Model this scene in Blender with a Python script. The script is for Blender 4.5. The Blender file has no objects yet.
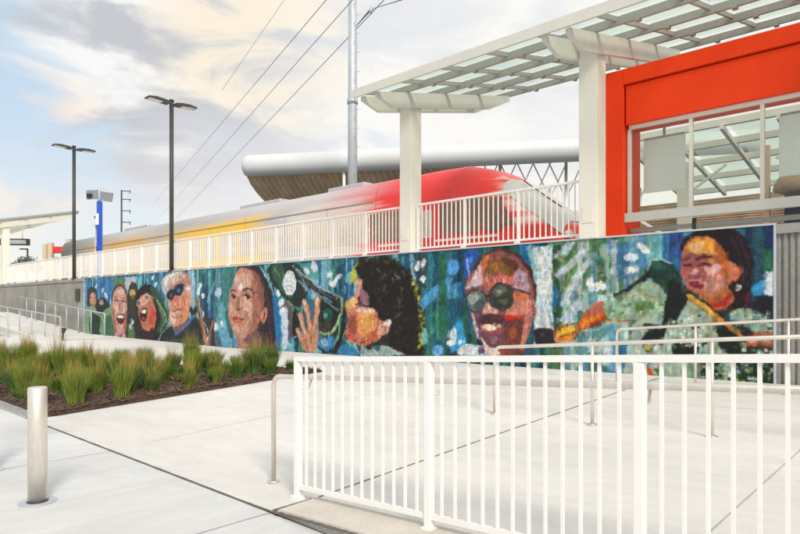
import bpy, bmesh, math, random
import numpy as np
from mathutils import Vector, Matrix
S = bpy.context.scene
COL = S.collection
PI = math.pi
rnd = random.Random(7)

# ------------------------------------------------------------------ camera
F = 622.0; HY = 305.0; CZ = 1.14
cam_d = bpy.data.cameras.new('camera'); cam = bpy.data.objects.new('camera', cam_d); COL.objects.link(cam)
cam.location = (0, 0, CZ); cam.rotation_euler = (PI/2, 0, math.atan2(.684, .729))
cam_d.sensor_width = 36; cam_d.lens = F/800*36; cam_d.shift_y = (HY-267)/800
cam_d.clip_end = 3000
S.camera = cam
CA, SA = .7293, .6842
def dirpx(px, py=HY):
    r = (px-400)/F; u = (HY-py)/F
    return Vector((CA*r-SA, SA*r+CA, u))
def pt(px, py, Y):                     # image point on the plane Y=const, world units
    d = dirpx(px, py); s = Y/d.y
    return Vector((d.x*s, Y, CZ+d.z*s))
def ptd(px, py, dep):                  # image point at a depth
    d = dirpx(px, py); return Vector((d.x*dep, d.y*dep, CZ+d.z*dep))

# ------------------------------------------------------------------ world / sun / exposure
SUN_EL, SUN_AZ = 38.0, 118.0            # azimuth measured from +Y towards +X
w = bpy.data.worlds.new('World'); S.world = w; w.use_nodes = True
nt = w.node_tree; N = nt.nodes; L = nt.links; N.clear()
def nn(t, **k):
    n = N.new(t)
    for a, b in k.items(): setattr(n, a, b)
    return n
out = nn('ShaderNodeOutputWorld'); bg = nn('ShaderNodeBackground'); bg.inputs[1].default_value = .1
sky = nn('ShaderNodeTexSky', sky_type='NISHITA'); sky.sun_disc = False
sky.sun_elevation = math.radians(SUN_EL); sky.sun_rotation = math.radians(SUN_AZ)
tc = nn('ShaderNodeTexCoord')
def vmath(op, a, b=None):
    n = nn('ShaderNodeVectorMath', operation=op)
    L.new(a, n.inputs[0])
    if b is not None:
        if isinstance(b, (tuple, Vector)): n.inputs[1].default_value = b
        else: L.new(b, n.inputs[1])
    return n
def fmath(op, a, b=None, c=None, clamp=False):
    n = nn('ShaderNodeMath', operation=op); n.use_clamp = clamp
    for i, v in enumerate((a, b, c)):
        if v is None: continue
        if isinstance(v, (int, float)): n.inputs[i].default_value = v
        else: L.new(v, n.inputs[i])
    return n.outputs[0]
def ramp01(v, a, b):
    n = nn('ShaderNodeMapRange', interpolation_type='SMOOTHSTEP'); L.new(v, n.inputs[0])
    n.inputs[1].default_value = a; n.inputs[2].default_value = b; return n.outputs[0]
def mixc(f, a, b):
    n = nn('ShaderNodeMix', data_type='RGBA'); n.clamp_factor = True
    if isinstance(f, (int, float)): n.inputs[0].default_value = f
    else: L.new(f, n.inputs[0])
    for i, v in ((6, a), (7, b)):
        if isinstance(v, tuple): n.inputs[i].default_value = (*v, 1)
        else: L.new(v, n.inputs[i])
    return n.outputs[2]
def wnoise(scale, zs, detail, loc, dist=0.0, rough=.55):
    m = nn('ShaderNodeMapping'); L.new(tc.outputs['Generated'], m.inputs[0])
    m.inputs[1].default_value = loc; m.inputs[3].default_value = (1, 1, zs)
    n = nn('ShaderNodeTexNoise'); L.new(m.outputs[0], n.inputs[0])
    n.inputs['Scale'].default_value = scale; n.inputs['Detail'].default_value = detail
    n.inputs['Roughness'].default_value = rough; n.inputs['Distortion'].default_value = dist
    return n.outputs[0]
n1 = wnoise(3.0, 2.6, 8, (1.3, .4, .2), .6)
n2 = wnoise(5.0, 2.8, 9, (4.3, 2.4, 5.2), .5)
n3 = wnoise(2.0, 2.0, 5, (7.1, 3.3, 2.0))
def blob(px, py, a, b):
    d = dirpx(px, py).normalized()
    dt = vmath('DOT_PRODUCT', tc.outputs['Generated'], tuple(d)).outputs['Value']
    return ramp01(dt, math.cos(math.radians(a)), math.cos(math.radians(b)))
right = blob(760, 120, 48, 10)
basec = mixc(.8, sky.outputs[0], (4.9, 6.0, 7.0))
cov = fmath('ADD', fmath('ADD', n1, .085), fmath('MULTIPLY', right, .14))
cov = fmath('SUBTRACT', cov, fmath('MULTIPLY', blob(20, 20, 15, 3), .20))
cov = fmath('SUBTRACT', cov, fmath('MULTIPLY', blob(120, 160, 12, 2), .07))
cov = fmath('ADD', cov, fmath('MULTIPLY', blob(200, 40, 17, 6), .12))
cloud = ramp01(cov, .38, .60)
ccol = mixc(ramp01(n2, .40, .58), (5.9, 6.0, 6.2), (7.3, 7.25, 7.1))
ccol = mixc(fmath('MULTIPLY', ramp01(n2, .60, .42), blob(110, 25, 20, 5)), ccol, (4.4, 4.5, 4.8))
ccol = mixc(fmath('MULTIPLY', ramp01(n2, .38, .56), blob(262, 34, 11, 3)), ccol, (7.6, 6.7, 5.4))
ccol = mixc(fmath('MULTIPLY', ramp01(n2, .4, .60), blob(30, 165, 9, 2)), ccol, (7.4, 6.2, 5.3))
ccol = mixc(fmath('MULTIPLY', ramp01(n3, .42, .6), blob(190, 200, 9, 3)), ccol, (5.6, 5.7, 6.2))
ccol = mixc(right, ccol, mixc(ramp01(n2, .36, .62), (6.3, 6.4, 6.6), (7.5, 7.4, 7.1)))
full = mixc(cloud, basec, ccol)
sep = nn('ShaderNodeSeparateXYZ'); L.new(tc.outputs['Generated'], sep.inputs[0])
full = mixc(ramp01(sep.outputs[2], .30, .0), full, mixc(.72, full, (7.4, 7.1, 6.7)))
L.new(full, bg.inputs[0]); L.new(bg.outputs[0], out.inputs[0])

sd = bpy.data.lights.new('sun', 'SUN'); sd.energy = 2.3; sd.angle = math.radians(16); sd.color = (1, .89, .74)
so = bpy.data.objects.new('sun', sd); COL.objects.link(so)
az, el = math.radians(SUN_AZ), math.radians(SUN_EL)
sdir = Vector((math.sin(az)*math.cos(el), math.cos(az)*math.cos(el), math.sin(el)))
so.rotation_euler = sdir.to_track_quat('Z', 'Y').to_euler()
S.view_settings.view_transform = 'Standard'; S.view_settings.look = 'None'
S.view_settings.exposure = .40; S.view_settings.gamma = 1; S.view_settings.use_curve_mapping = False
S.render.engine = 'CYCLES'
S.cycles.max_bounces = 8; S.cycles.transparent_max_bounces = 24

# ------------------------------------------------------------------ materials
def mat(name, col, rough=.6, metal=0, var=.0, vscale=4, bump=0, bscale=30, stretch=(1, 1, 1), spec=.5, dirt=None, specks=0):
    m = bpy.data.materials.new(name); m.use_nodes = True
    t = m.node_tree; b = t.nodes['Principled BSDF']
    b.inputs['Roughness'].default_value = rough; b.inputs['Metallic'].default_value = metal
    b.inputs['Specular IOR Level'].default_value = spec
    b.inputs['Base Color'].default_value = (*col, 1)
    if var or bump or dirt:
        tcn = t.nodes.new('ShaderNodeTexCoord'); mp = t.nodes.new('ShaderNodeMapping')
        t.links.new(tcn.outputs['Object'], mp.inputs[0]); mp.inputs[3].default_value = stretch
    if var:
        last = None
        for sc, am in ((vscale, var), (vscale*9.7, var*.6)):
            n = t.nodes.new('ShaderNodeTexNoise'); n.inputs['Scale'].default_value = sc; n.inputs['Detail'].default_value = 6
            t.links.new(mp.outputs[0], n.inputs[0])
            mr = t.nodes.new('ShaderNodeMapRange'); t.links.new(n.outputs[0], mr.inputs[0])
            mr.inputs[1].default_value = .25; mr.inputs[2].default_value = .75
            mr.inputs[3].default_value = 1-am; mr.inputs[4].default_value = 1+am
            if last is None: last = mr.outputs[0]
            else:
                mu = t.nodes.new('ShaderNodeMath'); mu.operation = 'MULTIPLY'
                t.links.new(last, mu.inputs[0]); t.links.new(mr.outputs[0], mu.inputs[1]); last = mu.outputs[0]
        if specks:
            for sc_, th_, dk_ in ((2.2, .018, .45), (7.0, .030, .62)):
                vo = t.nodes.new('ShaderNodeTexVoronoi'); vo.inputs['Scale'].default_value = sc_; t.links.new(tcn.outputs['Object'], vo.inputs[0])
                mr = t.nodes.new('ShaderNodeMapRange'); t.links.new(vo.outputs['Distance'], mr.inputs[0])
                mr.inputs[1].default_value = th_*.6; mr.inputs[2].default_value = th_; mr.inputs[3].default_value = dk_; mr.inputs[4].default_value = 1
                mu = t.nodes.new('ShaderNodeMath'); mu.operation = 'MULTIPLY'; t.links.new(last, mu.inputs[0]); t.links.new(mr.outputs[0], mu.inputs[1]); last = mu.outputs[0]
            n = t.nodes.new('ShaderNodeTexNoise'); n.inputs['Scale'].default_value = .55; n.inputs['Detail'].default_value = 9; n.inputs['Roughness'].default_value = .7; t.links.new(tcn.outputs['Object'], n.inputs[0])
            mr = t.nodes.new('ShaderNodeMapRange'); t.links.new(n.outputs[0], mr.inputs[0]); mr.inputs[1].default_value = .56; mr.inputs[2].default_value = .66; mr.inputs[3].default_value = 1; mr.inputs[4].default_value = .92
            mu = t.nodes.new('ShaderNodeMath'); mu.operation = 'MULTIPLY'; t.links.new(last, mu.inputs[0]); t.links.new(mr.outputs[0], mu.inputs[1]); last = mu.outputs[0]
        hs = t.nodes.new('ShaderNodeHueSaturation'); hs.inputs['Color'].default_value = (*col, 1)
        t.links.new(last, hs.inputs['Value']); t.links.new(hs.outputs[0], b.inputs['Base Color'])
    if bump:
        n = t.nodes.new('ShaderNodeTexNoise'); n.inputs['Scale'].default_value = bscale; n.inputs['Detail'].default_value = 5
        t.links.new(mp.outputs[0], n.inputs[0]); bp = t.nodes.new('ShaderNodeBump')
        bp.inputs['Strength'].default_value = bump; bp.inputs['Distance'].default_value = .02
        t.links.new(n.outputs[0], bp.inputs['Height']); t.links.new(bp.outputs[0], b.inputs['Normal'])
    return m
def glassmat(name, tint, transp, rough=.05, diff=(.8, .85, .83), diffmix=.3, refl=1):
    m = bpy.data.materials.new(name); m.use_nodes = True; t = m.node_tree; t.nodes.clear()
    o = t.nodes.new('ShaderNodeOutputMaterial'); tr = t.nodes.new('ShaderNodeBsdfTransparent'); tr.inputs[0].default_value = (*tint, 1)
    gl = t.nodes.new('ShaderNodeBsdfGlossy'); gl.inputs['Roughness'].default_value = rough
    tl = t.nodes.new('ShaderNodeBsdfTranslucent'); tl.inputs[0].default_value = (*diff, 1)
    df = t.nodes.new('ShaderNodeBsdfDiffuse'); df.inputs[0].default_value = (*diff, 1)
    a = t.nodes.new('ShaderNodeMixShader'); a.inputs[0].default_value = .5; t.links.new(tl.outputs[0], a.inputs[1]); t.links.new(df.outputs[0], a.inputs[2])
    b2 = t.nodes.new('ShaderNodeMixShader'); b2.inputs[0].default_value = diffmix
    t.links.new(tr.outputs[0], b2.inputs[1]); t.links.new(a.outputs[0], b2.inputs[2])
    fr = t.nodes.new('ShaderNodeFresnel'); fr.inputs[0].default_value = 1.45
    c = t.nodes.new('ShaderNodeMixShader'); fm = t.nodes.new('ShaderNodeMath'); fm.operation = 'MULTIPLY'; fm.inputs[1].default_value = refl; t.links.new(fr.outputs[0], fm.inputs[0]); t.links.new(fm.outputs[0], c.inputs[0]); t.links.new(b2.outputs[0], c.inputs[1]); t.links.new(gl.outputs[0], c.inputs[2])
    t.links.new(c.outputs[0], o.inputs[0]); return m
M = {
 'white': mat('white_paint', (.80, .79, .76), .45, var=.03, vscale=3),
 'rail_white': mat('rail_white_paint', (.83, .82, .80), .4, var=.03, vscale=5),
 'cream': mat('cream_paint', (.74, .71, .64), .5, var=.04, vscale=2),
 'beam': mat('canopy_paint', (.62, .62, .57), .5, var=.05, vscale=3),
 'purlin': mat('canopy_rail_paint', (.34, .34, .31), .5, var=.08, vscale=6),
 'red': mat('orange_red_panel', (.90, .055, .008), .5, spec=.2, var=.05, vscale=1.2, bump=.05, bscale=4),
 'steel': mat('brushed_steel', (.80, .75, .68), .42, .9, var=.12, vscale=6, stretch=(1, 1, .15)),
 'galv': mat('galvanised_steel', (.50, .55, .60), .5, .3, var=.10, vscale=2),
 'dark': mat('dark_bronze_paint', (.05, .047, .045), .5, var=.1),
 'black': mat('black_plastic', (.02, .02, .022), .5),
 'navy': mat('dark_slate', (.035, .045, .075), .7, var=.3, vscale=3),
 'blue': mat('blue_paint', (.02, .09, .55), .4, var=.05),
 'conc_wall': mat('ribbed_concrete', (.27, .265, .25), .9, var=.22, vscale=1.6, bump=.6, bscale=40, stretch=(1, 1, .5)),
 'conc_cap': mat('concrete_cap', (.30, .29, .275), .85, var=.14, vscale=2.5, bump=.3, bscale=50),
 'plaza': mat('brushed_concrete', (.575, .59, .60), .85, var=.11, vscale=.8, bump=.25, bscale=60, stretch=(1, .25, 1), specks=1),
 'walk': mat('smooth_concrete', (.655, .65, .635), .85, var=.10, vscale=.6, bump=.22, bscale=70, stretch=(.35, 1, 1), specks=1),
 'curb': mat('curb_concrete', (.58, .55, .50), .85, var=.10, vscale=3, bump=.3, bscale=60),
 'joint': mat('dark_joint_filler', (.12, .105, .09), .95, var=.3, vscale=20),
 'joint2': mat('saw_cut', (.34, .33, .32), .95, var=.2, vscale=20),
 'paver': mat('grey_pavers', (.30, .31, .31), .9, var=.2, vscale=5, bump=.4),
 'mulch': mat('bark_mulch', (.062, .038, .027), .95, var=.55, vscale=9, bump=1, bscale=45),
 'chips': mat('bark_chips', (.13, .08, .055), .95, var=.6, vscale=14),
 'terrain': mat('dry_ground', (.22, .21, .18), .95, var=.2, vscale=.4),
 'ballast': mat('ballast', (.12, .12, .12), .95, var=.4, vscale=8),
 'brown': mat('corrugated_brown', (.42, .31, .20), .8, var=.3, vscale=1.2),
 'wingtop': mat('pale_metal_fascia', (.62, .66, .70), .5, .0, var=.05, vscale=.6),
 'soffit': mat('soffit_panels', (.62, .49, .36), .8, var=.22, vscale=.9),
 'beige': mat('beige_render', (.62, .50, .36), .8, var=.06),
 'board': glassmat('frosted_board', (.9, .95, .93), 1, .2, (.97, .99, .98), .82, .25),
 'train_grey': mat('train_silver', (.50, .50, .51), .35, .3, var=.06, vscale=.7, stretch=(.3, 1, 2)),
 'train_red': mat('train_red', (.72, .035, .03), .4, var=.08, vscale=.8, stretch=(.3, 1, 2)),
 'train_white': mat('train_white', (.70, .67, .62), .4, var=.06, vscale=.8, stretch=(.3, 1, 2)),
 'train_yellow': mat('train_yellow', (.80, .50, .06), .4, var=.10, vscale=.8, stretch=(.3, 1, 2)),
 'train_orange': mat('train_orange', (.72, .40, .14), .4, var=.10, vscale=.8, stretch=(.3, 1, 2)),
 'train_dark': mat('train_roof_grey', (.22, .22, .24), .5, var=.15, vscale=.8, stretch=(.3, 1, 2)),
  'train_glass_dark': mat('train_cab_glass', (.20, .10, .06), .35, var=.4, vscale=1.2),
 'train_glass': mat('train_window_tint', (.56, .47, .38), .45, var=.25, vscale=1.5, stretch=(.5, 1, 1)),
 'train_screen': mat('train_windscreen', (.55, .53, .52), .25),
 'lens': mat('lamp_lens', (.75, .75, .72), .3),
 'solar': mat('solar_panel', (.25, .27, .30), .25, .3, var=.2, vscale=12),
 'wire': mat('cable', (.10, .10, .11), .6),
 'bush': mat('shrub_leaves', (.16, .20, .14), .8, var=.3),
 'bark': mat('bark', (.12, .09, .06), .9, var=.3),
 'roofglass': glassmat('canopy_glass', (.90, .96, .92), 1, .15, (.90, .95, .90), .14, .12),
 'glass': glassmat('window_glass', (.96, .98, .95), 1, .02, (.8, .85, .83), .03, .5),
}
# ------------------------------------------------------------------ mesh helpers
class MB:
    def __init__(s): s.bm = bmesh.new()
    def box(s, x0, x1, y0, y1, z0, z1, rz=0, bevel=0):
        r = bmesh.ops.create_cube(s.bm, size=1)
        mx = Matrix.Translation(((x0+x1)/2, (y0+y1)/2, (z0+z1)/2)) @ Matrix.Rotation(rz, 4, 'Z') @ Matrix.Diagonal((abs(x1-x0), abs(y1-y0), abs(z1-z0), 1))
        bmesh.ops.transform(s.bm, matrix=mx, verts=r['verts'])
        if bevel:
            es = list({e for v in r['verts'] for e in v.link_edges})
            bmesh.ops.bevel(s.bm, geom=es, offset=bevel, segments=2, affect='EDGES', profile=.5)
        return s
    def bar(s, a, b, wy, wz, up=(0, 0, 1)):            # rectangular bar from a to b
        a, b = Vector(a), Vector(b); d = (b-a); l = d.length; d.normalize()
        side = d.cross(Vector(up)).normalized(); u = side.cross(d)
        vs = []
        for p in (a, b):
            for i, j in ((-1, -1), (1, -1), (1, 1), (-1, 1)):
                vs.append(s.bm.verts.new(p+side*(i*wy/2)+u*(j*wz/2)))
        for i in range(4):
            j = (i+1) % 4; s.bm.faces.new((vs[i], vs[j], vs[4+j], vs[4+i]))
        s.bm.faces.new(vs[3::-1]); s.bm.faces.new(vs[4:8])
        return s
    def tube(s, pts, r, seg=10, cap=True):
        pts = [Vector(p) for p in pts]; rs = r if isinstance(r, (list, tuple)) else [r]*len(pts)
        rings = []; prev = None
        for i, p in enumerate(pts):
            if i == 0: t = pts[1]-p
            elif i == len(pts)-1: t = p-pts[i-1]
            else: t = (pts[i+1]-p).normalized()+(p-pts[i-1]).normalized()
            t.normalize()
            if prev is None:
                n = t.cross(Vector((0, 0, 1)))
                if n.length < .05: n = t.cross(Vector((0, 1, 0)))
            else: n = prev-t*prev.dot(t)
            n.normalize(); prev = n; b = t.cross(n)
            rings.append([s.bm.verts.new(p+(n*math.cos(2*PI*k/seg)+b*math.sin(2*PI*k/seg))*rs[i]) for k in range(seg)])
        for a, b in zip(rings, rings[1:]):
            for k in range(seg):
                f = s.bm.faces.new((a[k], a[(k+1) % seg], b[(k+1) % seg], b[k])); f.smooth = True
        if cap: s.bm.faces.new(rings[0][::-1]); s.bm.faces.new(rings[-1])
        return s
    def prism(s, poly, axis, a, b):                     # poly of 2D points extruded along axis between a and b
        def mk(u, v, c): return {'x': (c, u, v), 'y': (u, c, v), 'z': (u, v, c)}[axis]
        A = [s.bm.verts.new(mk(u, v, a)) for u, v in poly]; B = [s.bm.verts.new(mk(u, v, b)) for u, v in poly]
        n = len(poly); s.bm.faces.new(A); s.bm.faces.new(B[::-1])
        for i in range(n): s.bm.faces.new((A[i], B[i], B[(i+1) % n], A[(i+1) % n]))
        return s
    def quad(s, *p):
        s.bm.faces.new([s.bm.verts.new(q) for q in p]); return s
    def build(s, name, m, parent=None, recalc=True):
        if recalc: bmesh.ops.recalc_face_normals(s.bm, faces=s.bm.faces)
        me = bpy.data.meshes.new(name); s.bm.to_mesh(me); s.bm.free(); me.materials.append(M[m] if isinstance(m, str) else m)
        o = bpy.data.objects.new(name, me); COL.objects.link(o)
        if parent is not None: o.parent = parent; o.matrix_parent_inverse = Matrix.Translation(-parent.location) if parent.type == 'EMPTY' else Matrix()
        return o
def tag(o, label, cat, group=None):
    o['label'] = label; o['category'] = cat
    if group: o['group'] = group
    return o
def thing(name, label, cat, group=None, loc=(0, 0, 0)):
    o = bpy.data.objects.new(name, None); COL.objects.link(o); o.location = loc; o.empty_display_size = .2
    return tag(o, label, cat, group)
def struct(o, kind='structure'): o['kind'] = kind; return o
def copyobj(o, parent=None, dx=0, dy=0, dz=0):
    c = o.copy(); COL.objects.link(c)
    if parent is not None: c.parent = parent
    c.location = (o.location.x+dx, o.location.y+dy, o.location.z+dz); return c
def interp(x, xs, ys):
    return float(np.interp(x, xs, ys))

# ------------------------------------------------------------------ ground
def gA(X): return interp(X, [-60, -9, -4, 8, 30], [-.44, -.43, -.42, .31, .31])
def gB(X): return interp(X, [-60, -28, -17, -4, -2, 8, 30], [-.10, -.10, -.17, -.02, .0, .42, .42])
def g(X, Y):
    if Y <= 2.75: return interp(X, [-60, -9, -4, 30], [-.44, -.43, -.42, -.40])
    yu = interp(X, [-20, -12], [7.9, 10.0]); t = min(max((Y-3.1)/(yu-3.1), 0), 1)
    return gA(X)*(1-t)+gB(X)*t
def sheet(name, xs, ys, off, m, zf=g, uvnoise=0):
    b = MB(); V = [[b.bm.verts.new((x, y, zf(x, y)+off+(rnd.uniform(-1, 1)*uvnoise if uvnoise else 0))) for x in xs] for y in ys]
    for j in range(len(ys)-1):
        for i in range(len(xs)-1):
            b.bm.faces.new((V[j][i], V[j][i+1], V[j+1][i+1], V[j+1][i])).smooth = True
    return b.build(name, m, recalc=False)
def lin(a, b, n): return [a+(b-a)*i/n for i in range(n+1)]
# one wide base sheet reaching the horizon
b = MB(); b.quad((-1500, -1500, -.62), (1500, -1500, -.62), (1500, 1500, -.62), (-1500, 1500, -.62))
struct(b.build('ground', 'terrain'))
struct(sheet('pavement', [-60, -40, -25, -9, -4, -2, 0, 4, 8, 30], [-30, -10, 0, 2.735], 0, 'plaza', lambda x, y: g(x, 2.7)))
struct(sheet('walkway', [-60, -28, -17, -13, -9, -4, -3, -2, -1, 0, 2, 4, 8, 30], [2.75]+lin(3.1, 10.3, 12), 0, 'walk'))
# joints between the slabs
def strip(name, pts, wd, m, off=.004):
    b = MB(); n = 26
    for (x0, y0), (x1, y1) in zip(pts, pts[1:]):
        d = Vector((x1-x0, y1-y0)).normalized(); px, py = -d.y*wd/2, d.x*wd/2
        for i in range(n):
            ps = []
            for t in (i/n, (i+1)/n):
                x, y = x0+(x1-x0)*t, y0+(y1-y0)*t; jit = 1+.25*math.sin(t*71+x0)
                ps.append(((x+px*jit, y+py*jit, g(x, y if y < 2.74 else max(y, 2.76))+off), (x-px*jit, y-py*jit, g(x, y if y < 2.74 else max(y, 2.76))+off)))
            b.quad(ps[0][0], ps[1][0], ps[1][1], ps[0][1])
    return struct(b.build(name, m))
strip('pavement_joint', [(-9.7, 2.745), (-3.9, 2.745)], .028, 'joint')
strip('pavement_joint', [(-3.9, 2.745), (-2.6, 2.745), (8, 2.745)], .05, 'joint', .006)
strip('pavement_joint', [(-3.9, 2.76), (-3.9, 3.14)], .035, 'joint', .008)
strip('pavement_joint', [(-3.9, 3.2), (-3.75, 10.1)], .016, 'joint')
strip('pavement_joint', [(-3.9, 2.73), (-3.9, -6)], .010, 'joint2')
strip('pavement_joint', [(-6.8, 2.73), (-6.8, -6)], .008, 'joint2')
strip('pavement_joint', [(-9.6, .2), (3, .2)], .008, 'joint2')
strip('pavement_joint', [(-6.9, 3.2), (-6.8, 10.1)], .006, 'joint2')
strip('pavement_joint', [(-1.2, 3.2), (-1.1, 10.1)], .007, 'joint2')
strip('pavement_joint', [(-9.2, 8.15), (8, 8.05)], .007, 'joint2')
# concrete kerb strip that carries the near railing
b = MB()
xs = lin(-3.87, 8, 30)
for x0, x1 in zip(xs, xs[1:]):
    z0, z1 = g(x0, 3.1), g(x1, 3.1)
    for zz in (0,):
        A = [(x0, 2.79, z0-.2), (x0, 3.16, z0-.2), (x0, 3.16, z0+.022), (x0, 2.79, z0+.012)]
        B = [(x1, 2.79, z1-.2), (x1, 3.16, z1-.2), (x1, 3.16, z1+.022), (x1, 2.79, z1+.012)]
        b.quad(A[2], A[3], B[3], B[2]); b.quad(A[3], A[0], B[0], B[3]); b.quad(A[1], A[2], B[2], B[1])
b.quad(*[(xs[0], y, g(xs[0], 3.1)+z) for y, z in ((2.79, -.2), (3.16, -.2), (3.16, .022), (2.79, .012))])
struct(b.build('kerb', 'curb'))
# planting bed
BX0, BX1, BY0, BY1 = -21.9, -9.55, 2.95, 7.95
def bback(x): return min(7.95, 8.3+.42*(x+9.6))
b = MB(); nx, ny = 220, 50; V = []
for j in range(ny+1):
    row = []
    for i in range(nx+1):
        x = BX0+(BX1-BX0)*(i/nx)**.7; y = BY0+(bback(x)-BY0)*j/ny
        e = min(x-BX0, BX1-x, y-BY0, bback(x)-y); h = .03 if e <= 0.001 else .035+rnd.uniform(0, .045)+.03*math.sin(x*2.1+y)*min(e, 1)
        row.append(b.bm.verts.new((x, y, g(x, y)+h)))
    V.append(row)
for j in range(ny):
    for i in range(nx): b.bm.faces.new((V[j][i], V[j][i+1], V[j+1][i+1], V[j+1][i]))
for row in (V[0], V[-1], [r[-1] for r in V], [r[0] for r in V]):
    for a, c in zip(row, row[1:]):
        q1 = b.bm.verts.new((c.co.x, c.co.y, c.co.z-.1)); q0 = b.bm.verts.new((a.co.x, a.co.y, a.co.z-.1)); b.bm.faces.new((a, c, q1, q0))
struct(b.build('soil', 'mulch'))
b = MB(); x = -9.6
while x > -16:
    b.box(x-.38, x, 2.77, 2.935, g(x, 3)-.02, g(x, 3)+.02, bevel=.006); x -= .39
struct(b.build('edging', 'paver'))
# ramp at the far left
RZX = [-60, -39, -28.2, -24]; RZZ = [.78, .74, -.085, -.119]
def rz(X): return interp(X, RZX, RZZ)
b = MB(); xs = [-60, -50, -39, -36, -32, -28.2, -26, -24.1]
for x0, x1 in zip(xs, xs[1:]):
    b.quad((x0, 8.0, rz(x0)), (x1, 8.0, rz(x1)), (x1, 10.3, rz(x1)), (x0, 10.3, rz(x0)))
    b.quad((x0, 8.0, rz(x0)-1), (x1, 8.0, rz(x1)-1), (x1, 8.0, rz(x1)), (x0, 8.0, rz(x0)))
struct(b.build('ramp', 'walk', recalc=False))

# platform, track bed
WT = 2.31
b = MB(); b.box(-90, 14, 10.56, 14.3, -.6, WT-.02); struct(b.build('platform', 'walk'))
b = MB(); b.box(-120, 40, 14.3, 120, -.6, 2.02); struct(b.build('track_bed', 'ballast'))
b = MB(); b.box(-400, -120, 10.56, 500, -.6, 1.6); b.box(-120, 200, 120, 500, -.6, 1.6); b.box(40, 200, 10.56, 120, -.6, 1.6); struct(b.build('terrain', 'terrain'))

b = MB(); rc = random.Random(9)
for i in range(9000):
    x = BX1-.02-12.2*rc.random()**1.6; y = BY0+.03+(bback(x)-BY0-.06)*rc.random()
    if y < BY0: continue
    z = g(x, y)+.06+rc.uniform(-.01, .03); a = rc.uniform(0, PI); l, w_ = rc.uniform(.015, .045), rc.uniform(.006, .014); c_, s_ = math.cos(a), math.sin(a); tz = rc.uniform(-.015, .015)
    b.quad((x-c_*l+s_*w_, y-s_*l-c_*w_, z-tz), (x+c_*l+s_*w_, y+s_*l-c_*w_, z+tz), (x+c_*l-s_*w_, y+s_*l+c_*w_, z+tz+.004), (x-c_*l-s_*w_, y-s_*l+c_*w_, z-tz+.004))
o = b.build('mulch_chips', 'chips', recalc=False); o['kind'] = 'stuff'; o['label'] = 'loose brown bark chips lying over the planting bed'
# ------------------------------------------------------------------ retaining wall
wall = thing('retaining_wall', 'long grey ribbed concrete retaining wall carrying the platform and the mural', 'wall', loc=(-28, 10.4, 0))
def ribbed(x0, x1, zb, face=10.36, pitch=.085):
    b = MB(); prof = []; x = x0
    while x < x1:
        d = rnd.uniform(-.006, .006)
        prof += [(x, face+.0), (x+pitch*.18, face-.032+d), (x+pitch*.62, face-.034+d), (x+pitch*.80, face+.0)]; x += pitch
    prof.append((x1, face))
    lo = [b.bm.verts.new((u, v, zb)) for u, v in prof]; hi = [b.bm.verts.new((u, v, WT-.14)) for u, v in prof]
    for i in range(len(prof)-1): b.bm.faces.new((lo[i], lo[i+1], hi[i+1], hi[i]))
    return b
ribbed(-2.2, 9, -.3).build('ribbed_face', 'conc_wall', wall, recalc=False)
ribbed(-62, -28.45, -.3).build('ribbed_face', 'conc_wall', wall, recalc=False)
b = MB(); b.box(-62, 9, 10.37, 10.55, -.6, WT-.14); b.build('wall_core', 'conc_wall', wall)
b = MB(); b.box(-62, -28.5, 10.30, 10.58, WT-.14, WT); b.box(-28.49, -2.21, 10.33, 10.58, WT-.13, WT-.005); b.box(-2.2, 9, 10.28, 10.58, WT-.14, WT+.0, bevel=.008)
b.build('coping', 'conc_cap', wall)
p = pt(77.5, 295, 10.30)
b = MB(); b.box(p.x-.22, p.x+.22, 10.27, 10.33, p.z-.25, p.z+.27)
for k in range(6): b.box(p.x-.19, p.x+.19, 10.258, 10.272, p.z-.2+k*.075, p.z-.17+k*.075)
b.build('vent_grille', 'dark', wall)

# ------------------------------------------------------------------ mural (mosaic of small coloured tiles on a perforated sheet)
MX0, MX1, MY = -28.42, -2.22, 10.285
NR = 150; T = (WT-.01+.19)/NR; NC = int((MX1-MX0)/T)
XX, ZZ = np.meshgrid(MX0+(np.arange(NC)+.5)*T, -.19+(np.arange(NR)+.5)*T)
fw = -SA*XX+CA*MY; rt = CA*XX+SA*MY
PX = 400+F*rt/fw; PY = HY-F*(ZZ-CZ)/fw
rs = np.random.RandomState(11)
def vnoise(sx, sz, seed, octs=3):
    out = np.zeros_like(XX); amp = 1; tot = 0; r = np.random.RandomState(seed)
    for o in range(octs):
        gx = (XX-MX0)/sx*2**o; gz = (ZZ+.3)/sz*2**o
        tab = r.rand(int(gx.max())+3, int(gz.max())+3)
        i = gx.astype(int); j = gz.astype(int); fx = gx-i; fz = gz-j; fx = fx*fx*(3-2*fx); fz = fz*fz*(3-2*fz)
        v = (tab[i, j]*(1-fx)+tab[i+1, j]*fx)*(1-fz)+(tab[i, j+1]*(1-fx)+tab[i+1, j+1]*fx)*fz
        out += amp*v; tot += amp; amp *= .55
    return out/tot-.5
IMG = np.zeros(XX.shape+(3,))
pxm = fw/F                                # metres per photo pixel
wx = vnoise(.16, .16, 1)*.060/pxm; wy = vnoise(.16, .16, 2)*.045/pxm
QX, QY = PX+wx, PY+wy
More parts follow.
